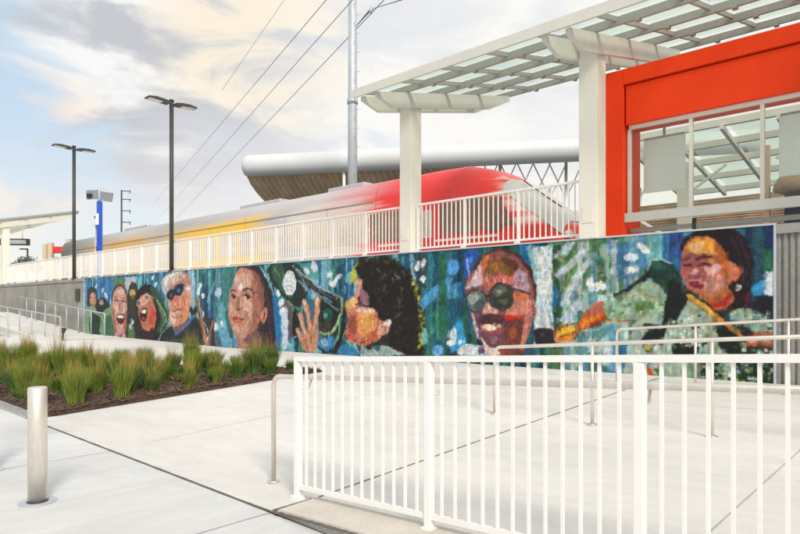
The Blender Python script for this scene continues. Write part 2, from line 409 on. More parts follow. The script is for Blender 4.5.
# striped ground of the mural
r = np.random.RandomState(5)
pal = [(38,100,128),(62,134,150),(30,80,108),(96,168,180),(52,118,120),(120,180,196),(40,84,132),(58,128,104),(84,150,142),(44,66,84),(140,190,200),(66,120,170)]
palG = [(120,150,120),(90,130,90),(150,180,170),(70,118,92),(180,200,200),(110,150,160),(84,110,70),(160,190,185),(100,140,170)]
palD = [(26,72,92),(34,88,110),(44,100,78),(28,52,80),(52,110,120),(34,66,66),(40,110,160),(60,120,110)]
palB = [(50,110,160),(70,140,175),(90,160,180),(40,90,140),(110,170,170),(60,90,150),(80,140,130)]
x = MX0
while x < MX1:
    wd = r.uniform(.05, .17); m = (XX >= x) & (XX < x+wd)
    px = 400+F*(CA*x+SA*MY)/(-SA*x+CA*MY)
    P_ = pal if px < 405 else palD if px < 545 else palG if px < 640 else palB if px < 690 else palD
    z = -.2
    while z < 2.4:
        h = r.uniform(.25, 1.3); c = P_[r.randint(len(P_))]; mm = m & (ZZ >= z) & (ZZ < z+h); IMG[mm] = c; z += h
    x += wd
nz = vnoise(.05, .5, 9); IMG = np.clip(IMG*(1+nz[..., None]*.5), 0, 255)
CR = {'A': (80,265,5.93), 'B': (150,260,5.94), 'C': (215,255,5.34), 'D': (270,250,4.86), 'E': (335,250,4.85), 'F': (410,240,4.44), 'G': (460,240,4.45), 'H': (545,230,4.11), 'I': (600,225,3.34), 'J': (670,220,3.14)}
def conv(c, pts): ox, oy, s = CR[c]; return [(ox+u/s, oy+v/s) for u, v in pts]
def inside(poly, X, Y):
    m = np.zeros(X.shape, bool); n = len(poly)
    for i in range(n):
        x0, y0 = poly[i]; x1, y1 = poly[(i+1) % n]
        if y0 == y1: continue
        m ^= ((y0 > Y) != (y1 > Y)) & (X < (x1-x0)*(Y-y0)/(y1-y0)+x0)
    return m
def smooth(p, k=4):
    o = []; n = len(p)
    for i in range(n):
        a, b_, c, d = p[i-1], p[i], p[(i+1) % n], p[(i+2) % n]
        for t in np.arange(k)/k:
            o.append(tuple(.5*((2*b_[q])+(-a[q]+c[q])*t+(2*a[q]-5*b_[q]+4*c[q]-d[q])*t*t+(-a[q]+3*b_[q]-3*c[q]+d[q])*t**3) for q in (0, 1)))
    return o
def fill(mask, col, op=1.0, tex=.0):
    c = np.array(col, float)
    IMG[mask] = IMG[mask]*(1-op)+c*op
def win(poly, pad=3):
    xs_ = [p[0] for p in poly]; ys_ = [p[1] for p in poly]
    cols = np.where((PX[0] > min(xs_)-pad-4) & (PX[0] < max(xs_)+pad+4))[0]
    return slice(max(cols[0], 0), cols[-1]+1) if len(cols) else slice(0, 0)
def PO(c, col, pts, op=1.0, sm=True):
    p = conv(c, pts); p = smooth(p) if sm else p; s = win(p)
    m = np.zeros(PX.shape, bool); m[:, s] = inside(p, QX[:, s], QY[:, s]); fill(m, col, op)
def EL(c, col, cx, cy, rx, ry, rot=0, op=1.0):
    PO(c, col, [(cx+rx*math.cos(a)*math.cos(rot)-ry*math.sin(a)*math.sin(rot), cy+rx*math.cos(a)*math.sin(rot)+ry*math.sin(a)*math.cos(rot)) for a in np.arange(12)*PI/6], op)
def ST(c, col, wd, pts, op=1.0):
    p = conv(c, pts); ww = wd/CR[c][2]/2; s = win(p, ww+2)
    if s.stop == 0: return
    X, Y = QX[:, s], QY[:, s]; m = np.zeros(X.shape, bool)
    for (x0, y0), (x1, y1) in zip(p, p[1:]):
        dx, dy = x1-x0, y1-y0; t = np.clip(((X-x0)*dx+(Y-y0)*dy)/(dx*dx+dy*dy+1e-9), 0, 1)
        m |= np.hypot(X-x0-t*dx, Y-y0-t*dy) < ww
    mm = np.zeros(PX.shape, bool); mm[:, s] = m; fill(mm, col, op)
WH = (232,238,244)
# --- small woman far left
PO('A',(110,160,205),[(5,85),(38,85),(40,405),(5,400)],sm=False); PO('A',(215,228,240),[(16,85),(25,85),(27,400),(18,400)],sm=False)
PO('A',(60,120,190),[(95,85),(190,78),(190,200),(100,190)],.6); EL('A',WH,97,125,8,14,.4,.8); EL('A',WH,152,180,9,20,-.4,.8); EL('A',(190,215,235),135,150,8,18,.4,.8)
PO('A',(46,66,54),[(40,200),(45,150),(65,130),(90,145),(105,200),(100,260),(60,270),(42,250)])
EL('A',(196,148,128),77,205,19,44); EL('A',(225,185,165),72,190,8,20,0,.7); ST('A',(110,60,55),5,[(68,235),(80,238)]); ST('A',(60,45,45),5,[(63,192),(73,192)]); ST('A',(60,45,45),5,[(83,194),(92,196)])
PO('A',(138,168,138),[(30,265),(60,245),(112,262),(132,300),(128,412),(30,405)]); PO('A',(38,68,52),[(62,292),(105,300),(128,330),(122,412),(60,405)])
PO('A',(42,48,50),[(90,240),(110,205),(140,195),(168,225),(185,255),(140,290),(105,285)]); EL('A',(188,165,130),128,222,13,17)
PO('A',(120,160,128),[(128,300),(165,255),(200,250),(215,430),(122,412)]); PO('A',(74,112,84),[(150,330),(185,300),(212,430),(150,425)]); ST('A',(170,205,170),5,[(150,290),(140,340),(150,410)])
# --- laughing woman
PO('A',(86,140,110),[(200,78),(265,72),(270,140),(198,140)],sm=False)
PO('A',(184,192,200),[(268,72),(332,68),(332,130),(270,150)],sm=False)
PO('A',(44,54,46),[(272,190),(330,200),(345,300),(345,450),(272,442)]); PO('A',(92,124,80),[(285,360),(310,350),(330,440),(290,442)]); 
PO('A',(60,58,46),[(283,190),(290,130),(315,102),(340,125),(345,200),(320,270),(288,270)]); EL('A',(184,160,92),310,165,18,22); EL('A',(120,92,60),312,188,12,12)
PO('A',(106,66,56),[(188,220),(195,150),(225,110),(255,120),(278,165),(280,230),(240,200),(200,220)])
PO('A',(206,160,144),[(190,240),(200,165),(235,128),(268,160),(280,240),(276,330),(268,400),(240,440),(215,400),(198,330)])
PO('A',(176,120,104),[(190,260),(205,270),(215,380),(235,425),(215,410),(198,350)]); PO('A',(168,112,100),[(262,290),(277,280),(272,390),(255,430),(258,350)])
EL('A',(232,196,184),240,160,20,16,0,.8); EL('A',(230,190,176),215,265,12,22,0,.8); EL('A',(228,186,172),262,265,9,20,0,.8)
ST('A',(70,45,45),7,[(204,212),(218,205),(230,214)]); ST('A',(70,45,45),7,[(248,218),(260,212),(272,222)]); ST('A',(120,80,70),5,[(203,192),(222,188)]); ST('A',(120,80,70),5,[(250,196),(270,198)])
ST('A',(160,98,84),6,[(238,225),(236,265),(246,272)]); PO('A',(84,34,36),[(216,300),(240,290),(264,302),(256,340),(240,352),(222,338)]); PO('A',(240,236,228),[(220,302),(240,298),(260,305),(255,316),(225,314)])
PO('A',(200,150,150),[(212,400),(262,395),(270,440),(210,436)]); EL('A',(70,50,60),240,425,12,10)
# --- black haired laughing man
PO('A',(40,44,50),[(335,300),(350,380),(400,455),(330,448)]); PO('A',(70,88,60),[(440,200),(470,190),(504,280),(504,460),(430,465),(470,380)]); ST('A',(160,190,140),6,[(470,210),(495,300),(500,400)])
PO('A',(34,26,28),[(330,235),(332,170),(365,128),(410,115),(445,140),(475,215),(487,320),(474,410),(435,465),(375,445),(350,365)])
PO('A',(186,122,98),[(342,240),(352,195),(400,165),(432,205),(450,280),(446,360),(412,420),(374,412),(355,345)])
PO('A',(204,88,72),[(410,270),(440,265),(446,330),(420,370),(404,330)]); PO('A',(220,170,140),[(362,190),(395,172),(402,215),(380,240),(360,230)]); PO('A',(120,72,62),[(350,270),(362,300),(370,370),(390,410),(372,405),(355,350)])
PO('A',(38,24,26),[(362,270),(385,255),(402,285),(392,325),(375,335),(362,310)]); PO('A',(236,232,226),[(365,272),(384,262),(395,280),(372,290)]); EL('A',(180,70,70),378,318,10,8)
PO('A',(56,38,36),[(368,375),(400,395),(432,370),(430,430),(400,450),(375,430)])
for cx_, cy_ in ((352,226),(396,192)):
    ST('A',(220,220,232),4,[(cx_+17*math.cos(a),cy_+20*math.sin(a)) for a in np.linspace(0,2*PI,12)]); EL('A',(120,90,100),cx_,cy_,10,11,0,.7)
ST('A',(240,240,245),4,[(412,180),(440,200)])
EL('A',WH,312,340,7,16,.3,.9); EL('A',WH,300,370,6,18,-.2,.8); EL('A',(120,165,175),305,325,6,10)
PO('A',(52,110,150),[(400,62),(500,58),(500,180),(470,185),(430,130)],.5); EL('A',WH,432,75,7,17,.4,.9); EL('A',WH,450,115,7,16,.5,.9)
# --- man with cap and sunglasses
PO('B',(60,84,62),[(0,170),(50,190),(110,330),(95,400),(40,430),(60,330)]); ST('B',(170,196,150),6,[(40,240),(80,300),(100,370)]); ST('B',(110,150,110),8,[(60,280),(85,370),(60,420)])
PO('B',(186,142,128),[(112,150),(150,95),(200,74),(232,90),(244,150),(200,160),(110,195)])
PO('B',(208,160,138),[(104,190),(200,150),(243,150),(248,250),(232,330),(185,405),(145,418),(120,380),(112,300)])
PO('B',(196,190,186),[(70,170),(78,105),(125,76),(190,71),(165,95),(122,135),(108,195),(98,215)]); PO('B',(228,224,220),[(82,120),(120,85),(165,78),(120,108),(95,160)]); ST('B',(150,140,140),5,[(110,190),(122,138),(165,95)])
PO('B',(226,186,166),[(130,110),(190,84),(215,95),(160,130),(125,150)],.8)
PO('B',(34,38,66),[(101,192),(140,170),(150,205),(142,230),(118,240),(103,225)]); PO('B',(34,38,66),[(146,162),(188,138),(199,165),(192,195),(166,214),(150,205)]); ST('B',(40,40,60),7,[(138,180),(150,170)]); ST('B',(60,60,80),7,[(190,145),(230,165)])
EL('B',(106,140,190),126,210,9,12,.3,.8); EL('B',(106,140,190),172,180,11,14,.5,.8); EL('B',(232,222,216),228,166,15,13)
PO('B',(206,122,98),[(142,205),(158,215),(172,262),(158,282),(140,275)]); EL('B',(235,180,160),150,262,9,9,0,.8); PO('B',(226,120,80),[(190,210),(215,250),(205,320),(190,300)],.8)
ST('B',(130,62,60),7,[(136,308),(160,292),(188,296)]); PO('B',(236,200,180),[(120,310),(150,325),(150,370),(125,370)],.8); PO('B',(214,140,98),[(190,300),(228,300),(215,345),(175,390),(175,340)],.9); ST('B',(150,94,80),5,[(128,335),(160,345),(190,330)])
PO('B',(120,90,100),[(140,405),(190,380),(220,350),(200,400),(165,440)]); 
PO('B',(34,48,52),[(48,482),(66,430),(122,388),(160,440),(262,340),(300,390),(334,512),(60,495)]); PO('B',(96,116,160),[(145,418),(160,450),(262,345),(252,328),(200,395),(165,428)]); ST('B',(40,60,90),5,[(160,450),(205,410),(262,350)])
ST('B',(120,170,180),6,[(50,480),(70,430),(118,392)]); 
PO('B',(50,96,72),[(130,470),(240,470),(300,505),(120,500)],.6); EL('B',(42,38,44),257,298,23,26); 
PO('B',(66,58,70),[(312,350),(345,338),(390,362),(412,430),(432,522),(325,515)]); 
ST('B',(160,122,92),24,[(284,235),(296,320),(312,400),(336,512)]); ST('B',(100,70,52),5,[(276,240),(300,360),(322,500)]); ST('B',(190,150,110),5,[(290,240),(305,340),(340,490)]); ST('B',(150,112,84),12,[(376,360),(356,430),(352,510)]); ST('B',(205,215,225),4,[(322,370),(340,420),(345,500)])
EL('B',WH,394,408,15,20,.7); EL('B',WH,291,180,10,30,.1); EL('B',WH,315,213,11,16); EL('B',WH,298,150,9,16); EL('B',(180,205,235),405,192,18,28,.3)
ST('B',(170,205,225),9,[(385,130),(340,250)],.7); ST('B',(150,195,215),12,[(430,250),(400,380),(440,470)],.6); PO('B',(110,190,220),[(410,380),(440,350),(470,440),(470,510),(430,500)],.8)
PO('B',(170,195,215),[(240,70),(262,70),(268,260),(248,280)],.8); 
# --- girl looking up left
PO('C',(96,158,160),[(0,70),(60,70),(65,180),(40,330),(70,460),(0,470)],.55); PO('C',(58,120,116),[(60,75),(120,72),(80,180),(70,300),(95,440),(60,380),(48,230)],.8); EL('C',(190,215,235),17,197,15,28); EL('C',WH,5,380,11,22); EL('C',WH,36,370,10,18)
PO('C',(110,170,205),[(20,390),(50,380),(90,470),(40,490)],.7)
PO('C',(56,44,54),[(118,82),(180,62),(242,66),(285,150),(325,250),(337,400),(332,512),(235,512),(200,300)])
PO('C',(150,100,84),[(150,72),(210,85),(255,150),(262,280),(250,360),(215,300),(190,130)])
PO('C',(200,150,132),[(84,190),(118,86),(160,70),(205,108),(232,190),(240,290),(228,370),(200,420),(150,448),(112,432),(84,375),(70,300),(74,240)])
PO('C',(168,116,100),[(205,110),(236,190),(244,290),(232,375),(200,425),(160,445),(190,380),(200,290),(198,200)]); PO('C',(142,92,84),[(110,425),(150,446),(205,420),(232,370),(225,420),(180,470),(130,460)])
PO('C',(120,84,90),[(150,455),(228,400),(240,508),(165,508)]); PO('C',(176,126,112),[(118,440),(160,460),(185,508),(128,506)]); PO('C',(110,140,170),[(88,455),(112,440),(124,506),(98,506)])
EL('C',(210,146,126),262,322,17,44,.15); ST('C',(130,70,64),6,[(262,295),(268,325),(255,350)])
PO('C',(226,186,168),[(100,130),(150,95),(190,130),(180,170),(120,180)],.7); EL('C',(232,228,234),136,170,11,20); EL('C',(228,188,170),172,272,24,28,0,.8); EL('C',(226,184,164),92,280,12,26,0,.7); EL('C',(224,180,158),112,395,18,18,0,.7)
ST('C',(70,46,44),7,[(84,196),(98,188),(108,194)]); ST('C',(84,54,48),8,[(148,192),(172,178),(200,190),(210,206)]); EL('C',(60,44,48),98,221,11,13); EL('C',(52,40,44),172,222,17,12,.15); EL('C',(236,232,232),163,226,6,5); EL('C',(236,232,232),92,226,4,5); ST('C',(70,44,40),4,[(150,214),(170,206),(192,226)])
PO('C',(166,110,92),[(122,225),(132,228),(140,270),(150,286),(132,296),(116,284)]); EL('C',(90,50,46),123,294,9,5); EL('C',(232,196,180),136,262,5,18,0,.8)
PO('C',(176,92,86),[(90,338),(112,326),(124,330),(156,342),(132,364),(104,358)]); ST('C',(110,54,54),4,[(90,340),(120,342),(154,344)]); EL('C',(206,136,124),120,353,16,5)
ST('C',(176,130,112),6,[(168,310),(186,360),(180,400)]); ST('C',(88,60,66),5,[(250,150),(275,230),(290,340),(300,480)]); ST('C',(92,66,74),5,[(230,100),(270,190),(305,320)]); ST('C',(36,28,36),8,[(262,400),(256,500)])
ST('C',(156,206,220),6,[(240,64),(262,95),(300,170),(326,250),(336,340),(340,430),(334,512)]); ST('C',(60,150,190),8,[(345,280),(352,430),(345,512)])
# --- trumpet player's instrument and hand
PO('D',(38,56,50),[(0,72),(130,66),(165,112),(240,190),(352,228),(352,262),(335,400),(290,425),(240,402),(240,250),(190,190),(160,260),(120,275),(50,210),(0,140)])
PO('D',(62,110,90),[(10,75),(60,70),(80,160),(110,240),(60,200),(20,140)],.8); PO('D',(92,168,168),[(145,70),(200,66),(240,120),(210,150),(160,100)],.9)
PO('D',(52,108,88),[(165,240),(200,230),(200,300),(178,300)],.6); ST('D',(110,140,116),5,[(20,90),(60,150),(70,190)]); ST('D',(150,175,180),5,[(110,75),(150,120),(170,170)])
PO('D',(36,120,176),[(14,230),(46,240),(52,470),(36,490),(20,340)]); PO('D',(96,96,104),[(44,256),(104,258),(112,300),(110,430),(90,440),(84,300)]); PO('D',(206,216,236),[(44,300),(66,276),(86,296),(88,400),(84,468),(62,482),(58,340)])
ST('D',(150,180,140),5,[(38,238),(90,250),(114,280),(112,420)]); PO('D',(34,34,36),[(114,300),(140,300),(140,420),(112,430)]); ST('D',(80,150,190),8,[(95,440),(130,420)])
EL('D',WH,97,160,32,60); ST('D',(168,176,180),4,[(80,150),(95,155),(112,150)]); ST('D',(160,168,172),4,[(78,178),(95,172),(115,180)]); ST('D',(160,168,172),4,[(84,194),(108,198)]); ST('D',(170,180,180),4,[(85,138),(105,136)])
PO('D',(34,40,42),[(246,300),(262,240),(300,228),(332,270),(330,340),(300,390),(262,385)]); PO('D',(40,90,80),[(256,300),(285,280),(308,310),(296,340),(270,350)],.9); EL('D',(96,150,130),270,318,8,16); PO('D',(70,60,56),[(245,350),(300,360),(280,395),(250,385)])
ST('D',(140,176,128),13,[(350,236),(348,300),(330,360),(300,402),(262,410),(245,398)]); ST('D',(190,210,170),4,[(346,290),(328,355),(300,396)])
ST('D',(146,156,168),9,[(130,92),(200,150),(270,195),(345,232)]); ST('D',(92,96,106),6,[(140,120),(220,190),(300,230)]); ST('D',(128,134,158),8,[(200,190),(260,240),(330,292)]); ST('D',(206,212,222),4,[(150,110),(215,165),(300,212)]); ST('D',(180,190,214),5,[(150,160),(180,200)]); ST('D',(120,160,190),9,[(140,150),(186,190)]); ST('D',(96,150,176),10,[(262,228),(300,252)])
for pts_, wd_ in (([(166,250),(184,310),(200,400)],23),([(231,240),(228,310),(214,400)],23),([(146,312),(162,370),(180,420)],20),([(134,386),(150,425),(170,460)],18)):
    ST('D',(120,74,58),wd_+5,pts_); ST('D',(200,148,122),wd_,pts_); ST('D',(230,190,168),5,[(a-3,b_) for a,b_ in pts_])
PO('D',(198,144,118),[(150,420),(185,390),(230,385),(236,440),(218,492),(160,486)]); ST('D',(140,88,68),5,[(196,400),(200,450)]); ST('D',(140,88,68),4,[(170,430),(182,470)]); EL('D',(232,206,196),168,250,7,14); EL('D',(232,206,196),232,240,7,13)
PO('D',(64,132,180),[(232,440),(300,415),(318,455),(290,490),(250,480)]); PO('D',(160,200,214),[(250,440),(270,430),(280,460),(262,470)],.8); ST('D',(34,44,48),12,[(235,470),(275,500),(310,490),(345,420),(356,330)]); ST('D',(150,190,130),5,[(305,512),(340,440),(368,340)])
for e in ((40,210,11,20,-.3),(56,256,13,23,.5),(60,292,16,12,-.5),(215,80,16,26,0),(178,102,14,17,-.3),(288,122,11,19,.7),(333,128,10,22,1.0),(302,165,20,14,.4)): EL('D',WH,*e)
EL('D',(130,190,210),262,120,16,34,0,.7); EL('D',(130,185,205),365,190,9,20,0,.7)
# --- player with the big curly hair
PO('E',(40,34,33),[(100,75),(150,45),(240,40),(312,68),(362,118),(396,188),(416,260),(424,340),(412,430),(408,512),(256,512),(238,430),(250,350),(215,340),(190,285),(130,272),(106,210),(118,140)])
r2 = np.random.RandomState(3)
hp = [(100,75),(150,45),(240,40),(312,68),(362,118),(396,188),(416,260),(424,340),(412,430),(408,500),(130,272),(108,210),(116,140),(190,285),(250,350),(238,430)]
for k in range(130):
    q_ = r2.uniform(0, 9); i_ = int(q_); f_ = q_-i_; cx_ = hp[i_][0]*(1-f_)+hp[i_+1][0]*f_+r2.normal(0, 7); cy_ = hp[i_][1]*(1-f_)+hp[i_+1][1]*f_+r2.normal(0, 6)
    EL('E', [(40,34,33),(58,50,44),(34,30,32),(84,78,50)][r2.randint(4)], cx_, cy_, r2.uniform(5, 13), r2.uniform(4, 10), r2.uniform(-2, 2))
for k in range(70):
    a = r2.uniform(0,2*PI); q = r2.uniform(.2,1); cx_ = 270+130*q*math.cos(a); cy_ = 250+190*q*math.sin(a)
    if cx_ < 250 and cy_ > 270: continue
    col = [(74,66,58),(60,54,48),(96,88,72),(26,22,24),(52,44,50)][r2.randint(5)]
    ST('E',col,r2.uniform(4,8),[(cx_,cy_),(cx_+r2.uniform(-14,14),cy_+r2.uniform(-12,12)),(cx_+r2.uniform(-18,18),cy_+r2.uniform(6,24))])
ST('E',(176,178,180),6,[(288,118),(300,128),(318,138)]); ST('E',(130,130,124),5,[(200,92),(215,110)]); EL('E',(204,190,66),90,125,14,34,.1); EL('E',(230,215,120),96,112,6,12); ST('E',(150,150,70),8,[(110,60),(92,90)])
for k in range(34):
    t_ = k/33; yy = 140+330*t_; xx = 384+42*math.sin(t_*2.3)+r2.uniform(-14,10); EL('E',[(206,196,70),(160,164,60),(120,130,60),(90,96,50)][r2.randint(4)],xx,yy,r2.uniform(4,9),r2.uniform(5,13),r2.uniform(-1,1))
PO('E',(198,128,106),[(48,262),(72,240),(104,206),(128,268),(190,288),(222,340),(262,350),(240,405),(200,442),(150,466),(95,455),(60,425),(50,390),(66,335)])
PO('E',(222,168,160),[(104,140),(130,144),(132,190),(112,225),(96,215),(100,180)]); PO('E',(150,110,120),[(125,190),(160,215),(165,265),(135,262),(118,225)]); PO('E',(232,190,150),[(70,245),(100,225),(105,260),(80,285),(55,275)]); EL('E',(214,170,70),66,262,12,17)
PO('E',(220,152,92),[(112,300),(190,305),(200,370),(160,430),(120,400)]); PO('E',(236,184,110),[(125,315),(170,318),(165,370),(130,365)],.8); PO('E',(226,190,176),[(112,278),(175,280),(192,300),(150,305),(118,300)]); PO('E',(150,84,66),[(70,330),(100,310),(108,390),(92,430),(66,400)],.85); PO('E',(176,96,70),[(160,420),(200,380),(215,400),(196,440),(160,460)],.9)
EL('E',(206,66,66),73,420,13,15); ST('E',(120,60,56),6,[(88,440),(125,452),(150,440)]); EL('E',(228,176,160),236,385,26,28,.4); ST('E',(170,96,84),5,[(222,372),(250,370),(240,400)]); PO('E',(232,200,196),[(230,350),(262,335),(276,352),(262,372),(245,362)]); ST('E',(98,54,50),6,[(96,262),(120,258),(140,268)]); ST('E',(240,226,216),5,[(105,292),(122,300)])
PO('E',(54,46,42),[(150,468),(200,445),(240,410),(262,450),(180,490)]); PO('E',(160,180,180),[(140,512),(175,480),(232,462),(300,490),(330,512)]); EL('E',(50,120,130),205,475,14,14); PO('E',(58,128,176),[(20,490),(50,455),(100,480),(110,512),(10,512)]); ST('E',(176,190,110),5,[(48,385),(42,420),(60,448),(100,466),(126,512)]); ST('E',(34,38,36),18,[(45,290),(40,380),(20,460),(0,500)]); ST('E',(150,180,120),5,[(0,460),(20,400),(28,300)])
EL('E',WH,17,130,9,20,.9); EL('E',WH,0,150,9,17,.5)
# --- dark striped field with spots
PO('F',(86,152,212),[(48,262),(165,165),(186,186),(62,300)]); EL('F',(88,158,218),190,120,27,36); PO('F',(46,130,178),[(158,190),(232,188),(232,262),(160,262)],.85,False); PO('F',(110,170,180),[(165,190),(180,190),(180,260),(166,260)],.8,False); PO('F',(110,170,190),[(195,195),(210,195),(212,258),(196,258)],.7,False)
PO('F',(60,162,214),[(212,318),(236,380),(258,470),(180,505),(172,480)],1,False); PO('F',(30,84,102),[(176,262),(240,262),(240,330),(180,400)],.7,False); PO('F',(52,92,186),[(240,62),(300,50),(280,110),(250,180),(240,140)],.9); ST('F',(150,190,230),8,[(252,80),(262,160)])
PO('F',(38,104,70),[(125,60),(160,60),(160,420),(128,420)],.8,False); PO('F',(150,190,210),[(0,60),(16,60),(22,200),(5,150)],.9,False); PO('F',(52,60,70),[(22,60),(75,60),(75,210),(30,210)],.7,False); PO('F',(58,150,158),[(92,60),(104,60),(104,420),(90,420)],.6,False)
for e in ((32,116,10,24,.1),(57,105,11,22,.2),(58,171,16,14,0),(180,458,21,14,0),(194,420,15,26,.1),(223,455,10,12,0)): EL('F',WH,*e)
EL('F',(134,194,192),66,430,16,36); EL('F',(110,172,224),124,490,24,24); EL('F',(190,215,235),180,420,16,22,.2,.5)
# --- man with round glasses
PO('G',(202,214,222),[(318,34),(416,28),(420,470),(330,470),(340,200)],1,False); PO('G',(150,196,200),[(300,36),(322,34),(340,130),(338,200)],.9); 
for k in range(60): ST('G',[(170,190,205),(228,234,240),(140,150,160)][k%3],3,[(q0:=r2.uniform(335,412),q1:=r2.uniform(45,460)),(q0+r2.uniform(-3,3),q1+r2.uniform(4,16))],.8)
PO('G',(44,78,56),[(414,26),(445,22),(445,390),(418,400),(410,200)],1,False); PO('G',(40,110,160),[(412,200),(430,210),(440,280),(418,300)],.8); ST('G',(60,150,160),5,[(398,320),(408,400)])
PO('G',(206,216,222),[(0,478),(40,462),(110,476),(165,512),(0,512)]); PO('G',(60,84,110),[(290,440),(330,470),(330,512),(280,512)]); EL('G',(96,88,120),95,492,18,15)
PO('G',(44,38,42),[(332,402),(370,392),(412,398),(445,440),(430,470),(380,478),(335,455)]); EL('G',(96,84,84),370,420,20,8,0,.6)
PO('G',(142,90,86),[(22,210),(50,140),(105,72),(175,44),(255,68),(308,130),(334,215),(332,315),(316,395),(292,460),(272,512),(160,512),(100,462),(60,390),(42,310)])
ST('G',(84,50,46),15,[(62,128),(108,70),(175,42),(255,66),(312,135),(334,220),(330,290)]); ST('G',(60,36,36),8,[(300,110),(330,200)]); ST('G',(150,84,60),6,[(110,80),(140,60),(190,52)])
PO('G',(202,186,200),[(46,180),(84,110),(105,135),(100,195),(60,208),(24,220)]); PO('G',(132,92,48),[(108,115),(150,92),(205,92),(242,125),(218,158),(160,145),(120,160)]); PO('G',(176,120,50),[(140,110),(170,98),(175,140),(150,138)]); PO('G',(96,60,44),[(175,80),(240,90),(262,130),(240,140),(205,110)]); PO('G',(212,122,84),[(92,95),(128,66),(122,112),(104,150),(118,192),(102,200),(98,140)])
PO('G',(186,158,178),[(238,190),(246,135),(285,140),(305,190),(306,222),(240,222)]); PO('G',(206,116,98),[(118,180),(160,160),(230,165),(236,196),(190,196),(130,225),(112,205)]); 
for k in range(40): ST('G',[(230,170,150),(180,60,50),(96,56,50),(200,180,196),(150,84,66)][r2.randint(5)],4,[(q0:=r2.uniform(110,290),q1:=r2.uniform(145,195)),(q0+r2.uniform(-5,5),q1+r2.uniform(6,16))],.9)
PO('G',(206,138,122),[(238,250),(305,258),(322,310),(280,332),(205,330),(215,300)]); PO('G',(188,44,36),[(200,338),(275,336),(268,358),(215,366)]); PO('G',(108,62,56),[(205,366),(272,352),(292,410),(262,470),(210,470),(190,420)]); PO('G',(160,90,50),[(215,400),(250,390),(250,430),(225,440)],.8); PO('G',(196,124,110),[(285,350),(312,330),(312,400),(285,470),(262,512),(250,500),(275,440)])
PO('G',(110,76,96),[(44,318),(110,330),(98,380),(92,440),(62,385)]); PO('G',(196,184,190),[(50,330),(62,336),(88,440),(70,410)]); 
EL('G',(108,120,118),72,270,43,50); PO('G',(170,182,180),[(35,250),(70,235),(80,260),(50,290)],.8); PO('G',(70,84,84),[(70,270),(105,262),(100,305),(70,312)],.8); EL('G',(150,170,160),80,252,12,9)
EL('G',(70,74,70),184,252,54,58); PO('G',(116,126,110),[(145,225),(180,205),(205,225),(170,250)],.8); PO('G',(52,56,54),[(150,262),(225,250),(215,295),(160,300)],.8); PO('G',(96,110,84),[(165,270),(215,262),(200,292)],.8); EL('G',(170,176,176),175,228,14,7)
for cx_, cy_, rx_, ry_ in ((72,270,45,52),(184,252,56,60)): ST('G',(52,44,52),5,[(cx_+rx_*math.cos(a),cy_+ry_*math.sin(a)) for a in np.linspace(0,2*PI,22)])
ST('G',(44,40,44),8,[(114,246),(132,246)]); ST('G',(60,52,54),7,[(238,220),(275,226),(312,240)]); PO('G',(222,124,62),[(242,232),(300,240),(298,260),(246,256)])
EL('G',(198,132,122),322,312,14,48,.05); ST('G',(110,60,62),5,[(322,275),(330,320),(318,350)])
PO('G',(214,158,150),[(104,292),(128,278),(148,300),(168,312),(162,330),(130,326),(104,328)]); EL('G',(240,210,205),130,300,9,9); PO('G',(86,52,58),[(86,346),(128,330),(190,338),(206,385),(150,374),(96,372)]); 
PO('G',(236,222,196),[(94,382),(140,374),(186,380),(152,400),(112,400)]); ST('G',(178,74,70),6,[(96,392),(120,408),(155,410),(186,388)]); PO('G',(110,72,84),[(96,412),(150,420),(190,410),(190,470),(140,500),(105,460)]); PO('G',(210,186,186),[(92,430),(112,450),(130,480),(108,472)]); PO('G',(150,120,130),[(130,430),(160,425),(165,460),(140,465)],.8)
PO('G',(230,200,190),[(120,480),(160,486),(180,512),(130,512)]); PO('G',(130,70,60),[(180,470),(270,465),(262,512),(190,512)])
# --- outstretched arm and hand
for c_ in ((200,214,226),): 
    for q in ([(40,112),(88,50),(132,46),(64,135)],[(38,186),(150,80),(188,74),(62,205)],[(62,300),(120,180),(182,108),(176,150),(112,255),(72,312)],[(58,372),(150,262),(168,300),(92,384)]): PO('H',c_,q,.85,False)
PO('H',(96,120,64),[(50,110),(100,90),(90,140),(52,165)],.6,False); PO('H',(120,146,90),[(60,215),(110,170),(100,215),(64,270)],.6,False); PO('H',(150,190,205),[(245,60),(262,60),(268,260),(250,280)],.8,False); PO('H',(50,100,160),[(290,50),(345,46),(345,190),(300,220)],.7,False); PO('H',(66,132,176),[(345,46),(411,42),(411,180),(350,200)],.6,False); PO('H',(170,190,170),[(225,70),(250,60),(255,110),(235,120)],.7)
for e in ((354,111,28,14,0),(352,161,27,12,-.1),(212,232,32,18,-.15),(184,210,14,20,.3),(400,70,20,14,.8)): EL('H',WH,*e)
PO('H',(96,150,158),[(140,420),(250,380),(290,370),(300,512),(120,512),(130,450)],.7); EL('H',(190,208,214),205,470,34,34,0,.8); EL('H',(176,206,206),255,450,18,28,0,.8)
PO('H',(212,106,34),[(136,388),(170,335),(205,305),(248,298),(256,355),(205,385),(148,418)]); PO('H',(176,104,84),[(158,340),(205,305),(246,300),(248,338),(200,352),(150,362)]); PO('H',(230,136,40),[(145,385),(190,360),(225,358),(180,385),(150,405)]); PO('H',(150,60,34),[(190,388),(250,352),(256,362),(200,400)]); 
